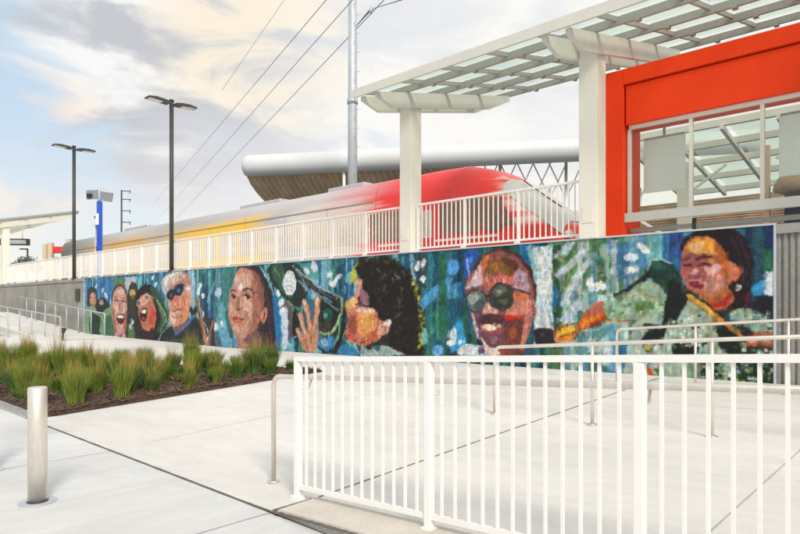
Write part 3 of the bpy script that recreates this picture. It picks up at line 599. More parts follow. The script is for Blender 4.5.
PO('H',(182,108,72),[(30,420),(70,395),(135,384),(148,412),(120,450),(70,470),(34,462)]); PO('H',(240,190,60),[(48,420),(85,398),(125,392),(134,412),(95,430),(55,438)]); PO('H',(226,140,50),[(55,440),(105,425),(115,445),(70,458)]); ST('H',(80,44,40),5,[(40,412),(85,392),(132,384),(145,410),(118,450)]); ST('H',(210,180,170),6,[(34,440),(60,462),(100,458)]); ST('H',(90,50,30),4,[(60,438),(95,430),(130,414)])
PO('H',(52,44,48),[(0,405),(30,420),(36,465),(0,462)])
PO('H',(150,178,150),[(246,304),(290,268),(350,240),(430,200),(430,380),(390,362),(300,372),(256,352)]); ST('H',(200,214,204),5,[(150,418),(215,410),(262,380),(310,376)]); ST('H',(28,44,60),7,[(285,262),(340,240),(420,200)])
for k in range(60): EL('H',[(70,120,50),(110,150,90),(60,90,60),(190,200,120),(206,214,206)][r2.randint(5)],r2.uniform(262,405),r2.uniform(330,368),r2.uniform(4,10),r2.uniform(3,6))
ST('H',(196,60,40),5,[(260,375),(330,372),(370,366)]); 
# --- shoulder strap and torso
PO('I',(88,150,176),[(20,330),(60,330),(60,512),(0,520),(0,380)],.6,False); EL('I',(196,214,222),18,420,24,50,0,.8); PO('I',(40,110,170),[(62,400),(90,400),(90,530),(66,530)],.8,False)
PO('I',(150,176,150),[(14,262),(60,228),(150,186),(215,195),(262,230),(255,330),(130,318),(60,312),(22,300)]); 
for k in range(70): EL('I',[(200,212,204),(140,170,140),(92,130,80),(180,196,170)][r2.randint(4)],r2.uniform(40,240),r2.uniform(220,310),r2.uniform(4,9),r2.uniform(3,6))
PO('I',(92,132,78),[(118,256),(182,253),(182,282),(118,284)],1,False); ST('I',(170,120,60),4,[(140,232),(165,236),(172,246)])
PO('I',(164,180,170),[(120,320),(250,300),(330,310),(334,534),(90,534),(100,400)]); 
PO('I',(30,66,58),[(150,172),(170,122),(205,118),(240,130),(268,165),(275,240),(232,236),(175,182)]); PO('I',(58,104,92),[(168,128),(200,122),(225,140),(190,150)],.8); ST('I',(206,220,220),4,[(160,150),(172,120),(210,115),(236,128)]); ST('I',(24,34,46),12,[(50,236),(100,212),(135,185),(165,158)]); 
PO('I',(26,30,28),[(236,190),(276,210),(264,260),(240,330),(236,392),(196,392),(212,300)]); PO('I',(28,32,30),[(136,392),(170,350),(235,340),(230,366),(180,392)]); PO('I',(30,30,30),[(245,350),(330,356),(334,392),(250,388)]); PO('I',(40,66,44),[(150,330),(200,332),(180,350),(150,348)]); 
PO('I',(30,34,30),[(225,430),(300,410),(315,470),(250,470)],.9)
for k in range(90): EL('I',[(60,110,50),(206,60,34),(206,190,60),(26,30,28),(220,226,228),(90,130,150),(120,150,90),(226,226,226)][r2.randint(8)],r2.uniform(125,330),r2.uniform(395,530),r2.uniform(4,12),r2.uniform(4,9),r2.uniform(-1,1))
ST('I',(206,70,34),12,[(125,458),(160,480),(192,524)]); 
for e in ((145,78,28,13,.7),(105,110,26,12,-.05),(105,150,24,12,-.15),(6,205,14,16,0)): EL('I',WH,*e)
# --- musician at the right end
PO('J',(26,58,84),[(240,22),(330,18),(335,360),(240,300)],.9,False); PO('J',(50,96,110),[(262,20),(292,20),(290,190),(264,200)],.7,False); PO('J',(30,44,120),[(316,18),(328,18),(328,90),(318,90)],1,False); PO('J',(44,104,74),[(294,92),(322,90),(322,160),(294,162)],1,False); PO('J',(220,226,232),[(300,160),(328,160),(328,236),(300,236)],1,False); PO('J',(62,150,204),[(252,212),(298,182),(300,232),(256,240)],1,False); PO('J',(30,36,48),[(250,240),(335,238),(335,330),(262,300)],1,False)
PO('J',(158,178,160),[(18,275),(60,248),(130,300),(240,380),(255,512),(-10,512),(-10,330)]); 
PO('J',(36,24,30),[(35,100),(48,55),(95,32),(165,22),(228,46),(256,108),(252,200),(240,262),(228,320),(190,300),(170,240),(180,140),(120,60)]); ST('J',(70,52,60),5,[(190,50),(225,110),(225,200)]); ST('J',(66,56,66),4,[(215,45),(245,120),(240,210)]); PO('J',(96,36,60),[(236,240),(250,230),(250,300),(238,310)],.8)
PO('J',(192,122,90),[(34,130),(52,72),(98,48),(150,66),(180,118),(216,150),(214,182),(190,196),(178,226),(140,244),(96,238),(58,214),(34,170)])
PO('J',(230,168,76),[(58,76),(108,52),(150,74),(166,108),(112,108),(62,104)]); PO('J',(240,196,150),[(64,82),(96,66),(108,90),(74,104)],.8); PO('J',(200,104,40),[(140,70),(172,100),(188,150),(176,196),(160,150)],.8); PO('J',(166,92,90),[(34,124),(60,106),(112,118),(118,150),(106,200),(70,210),(38,170)]); PO('J',(222,168,170),[(112,150),(152,138),(158,158),(130,176),(116,168)]); PO('J',(196,140,128),[(118,178),(165,170),(170,210),(130,228),(110,210)]); PO('J',(226,180,170),[(72,150),(86,152),(88,172),(72,178)])
ST('J',(70,30,36),7,[(84,124),(108,114),(134,120)]); ST('J',(80,36,40),6,[(38,126),(62,120)]); ST('J',(50,24,32),7,[(92,140),(108,134),(130,142)]); ST('J',(50,24,32),6,[(42,142),(62,142)]); ST('J',(214,200,204),4,[(98,148),(122,150)]); EL('J',(120,56,60),74,180,14,7); PO('J',(130,44,62),[(62,196),(84,192),(112,202),(92,214),(66,208)]); ST('J',(226,180,176),4,[(64,192),(86,188),(108,196)])
PO('J',(196,110,90),[(196,152),(218,148),(220,172),(204,184)]); EL('J',(226,232,236),212,212,8,10); EL('J',(50,60,70),212,213,3,4); 
PO('J',(176,108,60),[(100,236),(150,242),(182,214),(200,250),(150,288),(110,262)]); ST('J',(182,44,40),14,[(126,272),(160,268),(188,236)]); ST('J',(222,110,90),5,[(130,280),(165,276),(190,250)])
PO('J',(24,34,34),[(-5,190),(30,215),(55,250),(30,300),(0,330)]); PO('J',(20,24,26),[(40,210),(60,215),(120,275),(100,280)]); 
ST('J',(28,34,30),26,[(56,232),(130,288),(236,372)]); ST('J',(206,152,56),16,[(60,238),(130,292),(232,368)]); ST('J',(236,196,90),5,[(66,236),(134,288)]); ST('J',(196,90,40),5,[(150,310),(232,372)])
PO('J',(156,186,166),[(190,290),(238,278),(290,300),(332,350),(330,400),(250,360),(205,330)]); PO('J',(26,30,30),[(215,320),(262,350),(250,372),(215,350)]); PO('J',(172,92,66),[(238,372),(280,350),(332,360),(334,412),(270,416),(244,400)]); ST('J',(226,190,180),6,[(250,380),(300,376),(330,392)]); ST('J',(90,40,40),5,[(256,396),(320,402)])
PO('J',(24,34,28),[(148,330),(186,345),(236,402),(224,440),(160,402)]); PO('J',(28,34,30),[(96,440),(150,430),(165,512),(90,512)]); PO('J',(24,40,30),[(200,440),(250,432),(262,512),(205,512)],.9); PO('J',(30,36,32),[(300,420),(332,415),(332,512),(306,512)],.9)
PO('J',(26,32,30),[(15,385),(90,392),(75,435),(18,432)]); PO('J',(30,48,38),[(225,402),(332,412),(332,512),(262,512)]); PO('J',(120,146,126),[(60,440),(95,432),(92,512),(55,512)])
for k in range(120):
    EL('J',[(70,120,60),(30,40,32),(206,212,214),(120,160,130),(200,190,70),(176,196,190),(60,90,80),(226,230,230)][r2.randint(8)],r2.uniform(100,330),r2.uniform(395,515),r2.uniform(3,9),r2.uniform(3,7),r2.uniform(-1,1))
for k in range(60): EL('J',[(206,212,214),(120,160,130),(26,34,32),(146,176,150)][r2.randint(4)],r2.uniform(195,325),r2.uniform(290,350),r2.uniform(3,7),r2.uniform(2,5))
for k in range(50): EL('J',[(226,230,230),(120,160,130),(26,34,32),(176,196,180)][r2.randint(4)],r2.uniform(0,110),r2.uniform(300,400),r2.uniform(3,8),r2.uniform(3,6))
B_ = IMG.copy()
for dz_, dx_ in ((0, 1), (0, -1), (1, 0), (-1, 0)): B_ += np.roll(IMG, (dz_, dx_), (0, 1))*.6
IMG = B_/3.4
rd = np.random.RandomState(31)
for k in range(13000):
    i, j = rd.randint(2, NR-2), rd.randint(2, NC-2); hh, hw_ = rd.randint(1, 4), rd.randint(1, 3)
    si, sj = np.clip(i+int(rd.normal(0, 2.5)), 0, NR-1), np.clip(j+int(rd.normal(0, 3)), 0, NC-1)
    c_ = IMG[si, sj]*.55+IMG[i, j]*.45; c_ = c_*rd.uniform(.78, 1.24)*np.array([rd.uniform(.93, 1.10), rd.uniform(.96, 1.04), rd.uniform(.9, 1.1)])
    sl = (slice(max(i-hh, 0), i+hh), slice(max(j-hw_, 0), j+hw_)); IMG[sl] = IMG[sl]*.5+c_*.5
# painterly flecks, then tile-to-tile jitter
n_a = vnoise(.07, .07, 21, 2); n_b = vnoise(.035, .12, 22, 2); n_c = vnoise(.22, .22, 25, 3)
lv = np.round(n_a*7)/7*.26+np.round(n_b*6)/6*.24+np.round(n_c*8)/8*.20
IMG *= (1+lv)[..., None]
hu = np.round(vnoise(.09, .09, 23, 2)*6)/6
IMG[..., 0] *= 1+hu*.16; IMG[..., 2] *= 1-hu*.16
IMG += rs.normal(0, 4, XX.shape)[..., None]
IMG = np.clip(IMG, 4, 250)/255
IMG = np.clip((IMG-.5)*1.06+.48, .02, .98)
LINI = np.where(IMG <= .04045, IMG/12.92, ((IMG+.055)/1.055)**2.4)*.88
vx = MX0+np.arange(NC+1)*T; vz = -.19+np.arange(NR+1)*T
VX, VZ = np.meshgrid(vx, vz); nv = VX.size
co = np.stack([VX, np.full_like(VX, MY), VZ], -1).reshape(-1, 3)
ii = np.arange(NR)[:, None]*(NC+1)+np.arange(NC)[None, :]
fc = np.stack([ii, ii+1, ii+NC+2, ii+NC+1], -1).reshape(-1, 4)
me = bpy.data.meshes.new('mosaic'); me.vertices.add(nv); me.vertices.foreach_set('co', co.astype(np.float32).ravel())
nf = len(fc); me.loops.add(nf*4); me.loops.foreach_set('vertex_index', fc.astype(np.int32).ravel())
me.polygons.add(nf); me.polygons.foreach_set('loop_start', np.arange(nf, dtype=np.int32)*4); me.polygons.foreach_set('loop_total', np.full(nf, 4, np.int32))
me.update(calc_edges=True)
ca_ = me.color_attributes.new('tiles', 'FLOAT_COLOR', 'CORNER')
cc = np.ones((nf, 4, 4), np.float32); cc[:, :, :3] = LINI.reshape(-1, 1, 3); ca_.data.foreach_set('color', cc.ravel())
mm = bpy.data.materials.new('perforated_mosaic'); mm.use_nodes = True; t = mm.node_tree; bs = t.nodes['Principled BSDF']
at_ = t.nodes.new('ShaderNodeAttribute'); at_.attribute_name = 'tiles'
tcm = t.nodes.new('ShaderNodeTexCoord'); sp = t.nodes.new('ShaderNodeSeparateXYZ'); t.links.new(tcm.outputs['Object'], sp.inputs[0])
def mth(op, a, b_=None):
    n = t.nodes.new('ShaderNodeMath'); n.operation = op
    for i, v in enumerate((a, b_)):
        if v is None: continue
        if isinstance(v, (int, float)): n.inputs[i].default_value = v
        else: t.links.new(v, n.inputs[i])
    return n.outputs[0]
PIT = .028
fx = mth('SUBTRACT', mth('FRACT', mth('DIVIDE', mth('ADD', sp.outputs[0], 100), PIT)), .5)
fz = mth('SUBTRACT', mth('FRACT', mth('DIVIDE', mth('ADD', sp.outputs[2], 100), PIT)), .5)
dd = mth('ADD', mth('MULTIPLY', fx, fx), mth('MULTIPLY', fz, fz))
hole = mth('LESS_THAN', dd, .26**2)
mx = t.nodes.new('ShaderNodeMix'); mx.data_type = 'RGBA'; t.links.new(mth('MULTIPLY', hole, .5), mx.inputs[0]); t.links.new(at_.outputs['Color'], mx.inputs[6]); mx.inputs[7].default_value = (.03, .03, .03, 1)
t.links.new(mx.outputs[2], bs.inputs['Base Color']); bs.inputs['Roughness'].default_value = .6; bs.inputs['Specular IOR Level'].default_value = .25
me.materials.append(mm)
mur = thing('mural', 'long perforated mural of painted faces and musicians on the retaining wall', 'mural', loc=((MX0+MX1)/2, MY, 0))
mo = bpy.data.objects.new('mosaic', me); COL.objects.link(mo); mo.parent = mur; mo.matrix_parent_inverse = Matrix.Translation(-mur.location)
b = MB(); b.box(MX0-.02, MX1+.02, MY+.006, 10.365, -.25, WT-.012); b.build('backing_panel', 'conc_cap', mur)
b = MB(); b.box(MX0-.03, MX1+.03, MY-.012, MY+.05, WT-.01, WT+.018); b.box(MX1+.001, MX1+.03, MY-.012, MY+.05, -.15, WT-.011); b.box(MX0-.03, MX0-.001, MY-.012, MY+.05, -.15, WT-.011); b.build('edge_frame', 'galv', mur)
# ------------------------------------------------------------------ railings on the wall
def platform_rail(x0, x1, label, nb):
    t_ = thing('railing', label, 'railing', loc=((x0+x1)/2, 10.42, WT)); Y = 10.42
    bay = (x1-x0)/nb; H = 1.09
    b = MB(); b.box(x0, x1, Y-.028, Y+.028, WT+H-.045, WT+H, bevel=.006); b.build('top_rail', 'rail_white', t_)
    b = MB(); b.box(x0, x1, Y-.02, Y+.02, WT+.075, WT+.115); b.build('bottom_rail', 'rail_white', t_)
    b = MB(); b.box(-.026, .026, -.026, .026, WT-.0, WT+H-.046); b.box(-.05, .05, -.09, -.027, WT-.10, WT+.06); b.box(-.05, .05, -.05, .05, WT+.001, WT+.012)
    post = b.build('post', 'rail_white'); npk = 10
    b = MB()
    for k in range(1, npk+1):
        x = bay*k/(npk+1); b.box(x-.0105, x+.0105, -.0105, .0105, WT+.116, WT+H-.046)
    pan = b.build('picket_panel', 'rail_white')
    for o, n in ((post, nb+1), (pan, nb)):
        for i in range(n):
            c = o if i == 0 else copyobj(o)
            c.parent = t_; c.matrix_parent_inverse = Matrix.Translation(-t_.location); c.location = (x0+i*bay, Y, 0)
    return t_
platform_rail(-9.22, -5.30, 'short white picket railing on the wall between the two tall canopy columns', 3)
platform_rail(-9.68-1.22*26, -9.68, 'long white picket railing on the wall running left from the middle canopy column', 26)

# ------------------------------------------------------------------ platform canopies
def zr(Y): return 5.76+.224*(Y-9.1)
def canopy(x0, x1, cols, label, name='platform_canopy', rstep=1.0925):
    t_ = thing(name, label, 'canopy', loc=(cols[0], 10.4, WT))
    b = MB(); b.prism([(9.02, zr(9.02)-.17), (9.10, zr(9.1)-.17), (9.10, zr(9.1)+.01), (9.02, zr(9.02)+.01)], 'x', x0, x1); b.build('fascia', 'beam', t_)
    ys = [10.05, 11.35, 12.65, 14.2]
    for y in ys:
        b = MB(); b.prism([(y-.035, zr(y)-.17), (y+.035, zr(y)-.165), (y+.035, zr(y)-.03), (y-.035, zr(y)-.035)], 'x', x0, x1)
        x = x0+.3
        while x < x1-.1:
            b.box(x-.04, x+.04, y-.06, y+.06, zr(y)-.2, zr(y)-.15); x += rstep
        b.build('purlin', 'purlin', t_)
    n = int(round((x1-x0-.1)/rstep)); n = max(n, 1); xs_ = [x0+.05+(x1-x0-.1)*i/n for i in range(n+1)]
    for x in xs_:
        b = MB(); b.prism([(9.11, zr(9.11)-.10), (14.16, zr(14.16)-.10), (14.16, zr(14.16)-.015), (9.11, zr(9.11)-.015)], 'x', x-.025, x+.025); b.build('rafter', 'purlin', t_)
    yy = [9.1]+ys
    for i in range(n):
        for y0, y1 in zip(yy, yy[1:]):
            b = MB(); b.prism([(y0+.05, zr(y0+.05)), (y1-.05, zr(y1-.05)), (y1-.05, zr(y1-.05)+.014), (y0+.05, zr(y0+.05)+.014)], 'x', xs_[i]+.035, xs_[i+1]-.035); b.build('glass_panel', 'roofglass', t_)
    for cx in cols:
        b = MB(); b.box(cx-.17, cx+.17, 10.24, 10.60, WT+.0, zr(10.4)-.21, bevel=.012)
        b.box(cx-.10, cx+.10, 10.228, 10.241, WT+.28, WT+.55)
        b.build('column', 'cream', t_)
        for s in (-1, 1):
            top = lambda y: zr(y)-.175
            b = MB(); b.prism([(9.12, top(9.12)), (9.12, top(9.12)-.09), (9.62, top(9.62)-.34), (13.2, top(13.2)-.34), (14.05, top(14.05)-.14), (14.05, top(14.05))], 'x', cx+s*.175, cx+s*.255); b.build('beam', 'beam', t_)
    return t_
COLX = -9.45
canopy(COLX-.42, 5.2, [COLX, COLX+4.37, COLX+8.74, COLX+13.1], 'large glass-panelled platform canopy on cream columns at the upper right')
canopy(-58.2, -40.1, [-40.5, -44.9, -49.3], 'distant glass-panelled platform canopy with a column at the left edge of the photo')
# dome camera and bracket below the beam
p = pt(455, 101, 12.3)
t_ = thing('security_camera', 'small dome camera hanging under the middle canopy beam', 'camera', loc=p)
b = MB(); b.tube([(p.x, p.y, p.z+.18), (p.x, p.y, p.z-.02)], .02); b.build('stem', 'white', t_)
b = MB(); b.tube([(p.x, p.y, p.z-.02), (p.x, p.y, p.z-.06), (p.x, p.y, p.z-.10), (p.x, p.y, p.z-.15)], [.05, .085, .08, .03], 12); b.build('dome', 'dark', t_)
p = pt(475, 100, 12.9)
t_ = thing('security_camera', 'dark camera fixed to the far end of the middle canopy beam', 'camera', loc=p)
b = MB(); b.tube([(p.x, p.y, p.z+.05), (p.x, p.y, p.z-.03), (p.x, p.y, p.z-.10)], [.07, .07, .03], 12); b.build('dome', 'dark', t_)
# hanging sign far left
p = pt(14.5, 242, 11.6)
t_ = thing('hanging_sign', 'dark hanging sign box under the far left canopy', 'sign', loc=p)
b = MB(); b.box(p.x-.85, p.x+.85, p.y-.12, p.y+.12, p.z-.2, p.z+.2, rz=.9, bevel=.02); b.build('sign_box', 'dark', t_)
b = MB(); b.box(p.x-.7, p.x+.7, p.y-.128, p.y-.121, p.z-.12, p.z+.12); o = b.build('sign_face', 'galv', t_)
o.matrix_parent_inverse = Matrix.Rotation(.9, 4, 'Z') @ Matrix.Translation(-t_.location)
for dx in (-.45, .45):
    b = MB(); b.tube([(p.x+dx*.62, p.y+dx*.78, p.z+.2), (p.x+dx*.62, p.y+dx*.78, zr(p.y)-.1)], .025, 8); b.build('hanger_rod', 'white', t_)

# ------------------------------------------------------------------ red glazed shelter
PY0 = 11.2
sh = thing('glazed_shelter', 'orange-red framed glazed shelter standing on the platform at the right', 'shelter', loc=(-5.2, PY0, WT))
b = MB(); b.box(-5.27, -4.86, PY0, 12.0, WT, 5.50, bevel=.006); b.build('jamb', 'red', sh)
b = MB(); b.box(-4.858, 5, PY0, 12.0, 5.215, 5.50, bevel=.006); b.build('header_frame', 'red', sh)
b = MB(); b.box(-4.825, 5, PY0+.05, 11.9, 4.47, 5.19, bevel=.004); b.build('header_panel', 'red', sh)
b = MB(); b.box(-4.80, 5, PY0+.13, PY0+.2, 4.395, 4.468); b.build('window_head', 'cream', sh)
for i, x in enumerate([-4.80, -3.71, -2.61, -1.5, -.4, .7, 1.8, 2.9, 4.0]):
    b = MB(); b.box(x-.03, x+.03, PY0+.131, PY0+.199, 2.80, 4.393); b.build('mullion', 'cream', sh)
    if x < 4: 
        b = MB(); b.box(x+.031, x+1.06, PY0+.16, PY0+.17, 2.82, 4.39); b.build('window_pane', 'glass', sh)
b = MB(); b.box(-4.855, 5, PY0+.04, PY0+.128, 2.67, 2.835, bevel=.006)
for k in range(16): x = -4.6+k*.55; b.box(x-.012, x+.012, PY0+.03, PY0+.039, 2.74, 2.764)
b.build('sill_rail', 'beam', sh)
b = MB(); b.box(-4.855, 5, PY0+.3, PY0+.35, 2.50, 2.58); b.build('kick_rail', 'purlin', sh)
for x in (-3.71, -1.5, .7): 
    b = MB(); b.box(x-.03, x+.03, PY0+.29, PY0+.289+.05, WT, 2.669); b.build('stub_post', 'dark', sh)
for x0_, lab in ((-4.62, 'white frosted board hanging in the left window of the red shelter'), (-2.42, 'white frosted board hanging at the right edge of the red shelter window')):
    t_ = thing('hanging_board', lab, 'board', 'white boards in the shelter windows', loc=(x0_, PY0+.4, 3.3))
    b = MB(); b.box(x0_, x0_+.74, PY0+.36, PY0+.39, 3.22, 4.20, bevel=.004); b.build('panel', 'board', t_)
    b = MB(); b.box(x0_+.02, x0_+.72, PY0+.35, PY0+.40, 4.202, 4.235); b.box(x0_+.35, x0_+.39, PY0+.36, PY0+.39, 4.236, 4.47); b.build('hanger', 'purlin', t_)
# canopy of the opposite platform, seen through the glass
def z2(Y): return 5.82-.19*(Y-17)
t_ = thing('platform_canopy', 'opposite platform canopy lattice seen through the red shelter windows', 'canopy', loc=(-4, 19, 2))
for y in (17, 18.15, 19.3, 20.45, 21.6):
    b = MB(); b.prism([(y-.05, z2(y)-.16), (y+.05, z2(y)-.17), (y+.05, z2(y)), (y-.05, z2(y)+.01)], 'x', -7.4, 6); b.build('purlin', 'beam', t_)
for i in range(11):
    x = -7.3+i*1.25
    b = MB(); b.prism([(16.9, z2(16.9)-.28), (21.7, z2(21.7)-.28), (21.7, z2(21.7)-.172), (16.9, z2(16.9)-.172)], 'x', x-.045, x+.045); b.build('rafter', 'beam', t_)
    if i < 10:
        for y in (17, 18.15, 19.3, 20.45):
            b = MB(); b.prism([(y+.07, z2(y+.07)), (y+1.08, z2(y+1.08)), (y+1.08, z2(y+1.08)+.014), (y+.07, z2(y+.07)+.014)], 'x', x+.06, x+1.19); b.build('glass_panel', 'roofglass', t_)
for x in (-6.3, -2.9, .5):
    b = MB(); b.box(x-.17, x+.17, 18.6, 18.95, 2.0, 5.1); b.build('column', 'cream', t_)
    b = MB(); b.bar((x, 18.77, 4.3), (x+1.1, 18.77, 5.05), .05, .06); b.bar((x, 18.77, 4.3), (x-1.1, 18.77, 5.05), .05, .06); b.build('strut', 'white', t_)
# brown corrugated wall behind
t_ = thing('corrugated_wall', 'brown corrugated wall with dark base beyond the tracks behind the shelter', 'wall', loc=(-2, 24.5, 2))
b = MB(); n = 40
for k in range(n):
    z = 3.3+k*(1.75/n); b.box(-13.5, 14, 24.5-(.03 if k % 2 else 0), 24.7, z, z+1.75/n)
b.build('corrugated_cladding', 'brown', t_)
b = MB(); b.box(-13.5, 14, 24.44, 24.72, 1.9, 3.298); b.build('base', 'navy', t_)
b = MB(); b.bar((-10.6, 24.2, 5.0), (-8.0, 24.2, 3.2), .06, .1); b.bar((-4.6, 24.2, 5.0), (-2.0, 24.2, 3.2), .06, .1); b.build('brace', 'white', t_)
for x in (-12.5, -8.1, -3.7, .7): 
    b = MB(); b.box(x-.1, x+.1, 24.1, 24.3, 2, 5.1); b.build('pilaster', 'white', t_)
p = pt(797, 184, 15.2)
t_ = thing('hooded_kiosk', 'brown domed hood beside an orange post behind the shelter glass at the right edge', 'kiosk', loc=(p.x, p.y, 2.3))
b = MB(); prof = [(.0, .36), (.18, .34), (.33, .26), (.42, .12), (.45, 0), (.40, -.05), (0.01, -.06)]
b.tube([(p.x, p.y, p.z-.1+h) for r_, h in prof][::-1], [max(r_, .01) for r_, h in prof][::-1], 20); b.build('hood', 'brown', t_)
b = MB(); b.box(p.x-.2, p.x+.2, p.y-.15, p.y+.15, 2.3, p.z-.2); b.build('stand', 'navy', t_)
b = MB(); b.box(p.x+.21, p.x+.5, p.y-.14, p.y+.14, 2.3, p.z-.25); b.build('side_panel', 'red', t_)
b = MB(); b.box(p.x-.62, p.x-.5, p.y-.06, p.y+.06, 2.3, p.z+.9); b.build('post', 'beige', t_)

# ------------------------------------------------------------------ train
tr = thing('train', 'long silver, yellow and red light rail train at the platform behind the railing', 'train', loc=(-25, 15.8, 2.0))
Y0, Y1 = 14.5, 17.15; ZR = 5.36
def sect(top, s=1.0, yb=0):       # cross-section (Y,z) with rounded roof, bottom at 2.28
    yc = (Y0+Y1)/2; hw = (Y1-Y0)/2*s
    pts_ = [(-hw+.06, 2.28), (-hw, 2.45), (-hw, top-.75), (-hw+.05, top-.42), (-hw+.22, top-.17), (-hw+.55, top-.03), (0, top), (hw-.55, top-.03), (hw-.22, top-.17), (hw-.05, top-.42), (hw, top-.75), (hw, 2.45), (hw-.06, 2.28)]
    return [(yc+y, z) for y, z in pts_]
def loft(b, stations):
    rings = [[b.bm.verts.new((x, y, z)) for y, z in sec] for x, sec in stations]
    for a, c in zip(rings, rings[1:]):
        for k in range(len(a)):
            f = b.bm.faces.new((a[k], a[(k+1) % len(a)], c[(k+1) % len(a)], c[k])); f.smooth = True
    b.bm.faces.new([b.bm.verts.new(v.co) for v in rings[0]]); b.bm.faces.new([b.bm.verts.new(v.co) for v in rings[-1][::-1]])
def body(x0, x1, m, name='carriage_body'):
    b = MB(); loft(b, [(x0, sect(ZR)), (x1, sect(ZR))]); return b.build(name, m, tr)
def livery():
    m = bpy.data.materials.new('train_wrap_livery'); m.use_nodes = True; t = m.node_tree; bs = t.nodes['Principled BSDF']; bs.inputs['Roughness'].default_value = .4
    tcn = t.nodes.new('ShaderNodeTexCoord'); sp_ = t.nodes.new('ShaderNodeSeparateXYZ'); t.links.new(tcn.outputs['Object'], sp_.inputs[0])
    mp = t.nodes.new('ShaderNodeMapping'); mp.inputs[3].default_value = (.12, 1, 3.2); t.links.new(tcn.outputs['Object'], mp.inputs[0])
    nz_ = t.nodes.new('ShaderNodeTexNoise'); nz_.inputs['Scale'].default_value = 1.5; nz_.inputs['Detail'].default_value = 5; t.links.new(mp.outputs[0], nz_.inputs[0])
    def mt(op, a, c):
        n = t.nodes.new('ShaderNodeMath'); n.operation = op
        for k, v in enumerate((a, c)):
            if isinstance(v, (int, float)): n.inputs[k].default_value = v
            else: t.links.new(v, n.inputs[k])
        return n.outputs[0]
    xs_ = mt('ADD', sp_.outputs[0], mt('MULTIPLY', mt('SUBTRACT', nz_.outputs[0], .5), 4.5))
    fac = mt('DIVIDE', mt('ADD', xs_, 45), 40)
    def cr(stops):
        r_ = t.nodes.new('ShaderNodeValToRGB'); e = r_.color_ramp.elements
        for k, (x_, c_) in enumerate(stops):
            q = e[0] if k == 0 else e[len(e)-1] if k == len(stops)-1 else e.new((x_+45)/40)
            if k in (0, len(stops)-1): q.position = (x_+45)/40
            q.color = (*c_, 1)
        t.links.new(fac, r_.inputs[0]); return r_.outputs[0]
    lo_ = cr([(-44, (.16, .13, .12)), (-40.5, (.30, .28, .27)), (-38, (.55, .36, .16)), (-33, (.66, .40, .12)), (-30, (.48, .42, .34)), (-27.5, (.80, .50, .05)), (-22, (.84, .52, .04)), (-20, (.45, .44, .50)), (-18.5, (.66, .62, .56)), (-15.9, (.68, .52, .48)), (-14.8, (.74, .03, .03)), (-9.6, (.78, .035, .025))])
    hi_ = cr([(-44, (.20, .19, .19)), (-34, (.46, .45, .45)), (-28, (.36, .35, .35)), (-22, (.48, .48, .50)), (-17.5, (.50, .48, .49)), (-14.9, (.62, .16, .18)), (-13.6, (.74, .035, .045)), (-9.9, (.76, .05, .04)), (-9.0, (.82, .62, .56)), (-8.2, (.80, .74, .70))])
    hz_ = t.nodes.new('ShaderNodeMapRange'); hz_.interpolation_type = 'SMOOTHSTEP'
    t.links.new(mt('ADD', sp_.outputs[2], mt('MULTIPLY', mt('SUBTRACT', nz_.outputs[0], .5), .5)), hz_.inputs[0]); hz_.inputs[1].default_value = 4.55; hz_.inputs[2].default_value = 4.95
    nose = t.nodes.new('ShaderNodeMapRange'); nose.interpolation_type = 'SMOOTHSTEP'; t.links.new(xs_, nose.inputs[0]); nose.inputs[1].default_value = -10.6; nose.inputs[2].default_value = -9.4
    hz2 = t.nodes.new('ShaderNodeMapRange'); hz2.interpolation_type = 'SMOOTHSTEP'; t.links.new(sp_.outputs[2], hz2.inputs[0]); hz2.inputs[1].default_value = 3.25; hz2.inputs[2].default_value = 3.5
    f_ = mt('MAXIMUM', hz_.outputs[0], mt('MULTIPLY', nose.outputs[0], hz2.outputs[0]))
    mx_ = t.nodes.new('ShaderNodeMix'); mx_.data_type = 'RGBA'; t.links.new(f_, mx_.inputs[0]); t.links.new(lo_, mx_.inputs[6]); t.links.new(hi_, mx_.inputs[7])
    t.links.new(mx_.outputs[2], bs.inputs['Base Color']); return m
M['livery'] = livery()
for a, c in ((-44, -38.2), (-38.17, -30.6), (-30.57, -22.5), (-22.47, -14.73)): body(a, c, 'livery')
b = MB(); st = [(-14.7, ZR, 1), (-12.2, ZR, 1), (-11.2, ZR-.03, 1), (-10.5, ZR-.22, .99), (-9.8, ZR-.62, .97), (-9.1, ZR-1.15, .93), (-8.5, ZR-1.62, .86), (-8.1, ZR-1.95, .76), (-7.85, ZR-2.2, .6)]
loft(b, [(x, sect(z, s)) for x, z, s in st]); b.build('cab_body', 'livery', tr)
b = MB(); rw = []
for x, z, s in st[4:8]: rw.append([b.bm.verts.new((x+.02, (y-15.825)*1.006+15.825, zz+.02)) for y, zz in sect(z, s)[3:10]])
for r0, r1 in zip(rw, rw[1:]):
    for k in range(6): b.bm.faces.new((r0[k], r0[k+1], r1[k+1], r1[k])).smooth = True
b.build('windscreen', 'train_screen', tr)
b = MB()
for x in (-41, -35.6, -33, -28, -25.3, -19.7, -17.2, -12.9, -11.4): b.box(x-.008, x+.008, Y0-.004, Y0+.02, 2.5, 4.6)
b.build('panel_seams', 'train_dark', tr)
b = MB(); b.bar((-9.6, 15.4, ZR-.66), (-8.6, 15.9, ZR-1.5), .03, .03); b.build('wiper', 'black', tr)
b = MB(); b.box(-44, -14.8, Y0-.02, Y0+.05, ZR-.80, ZR-.77); b.build('seam_strip', 'train_dark', tr)
b = MB(); b.box(-44, -10.2, Y0-.015, Y0+.05, 2.30, 2.52); b.build('skirt', 'livery', tr)
b = MB(); b.box(-28.5, -21.5, Y0-.02, Y0+.05, 2.53, 2.75); b.build('stripe', 'train_yellow', tr)
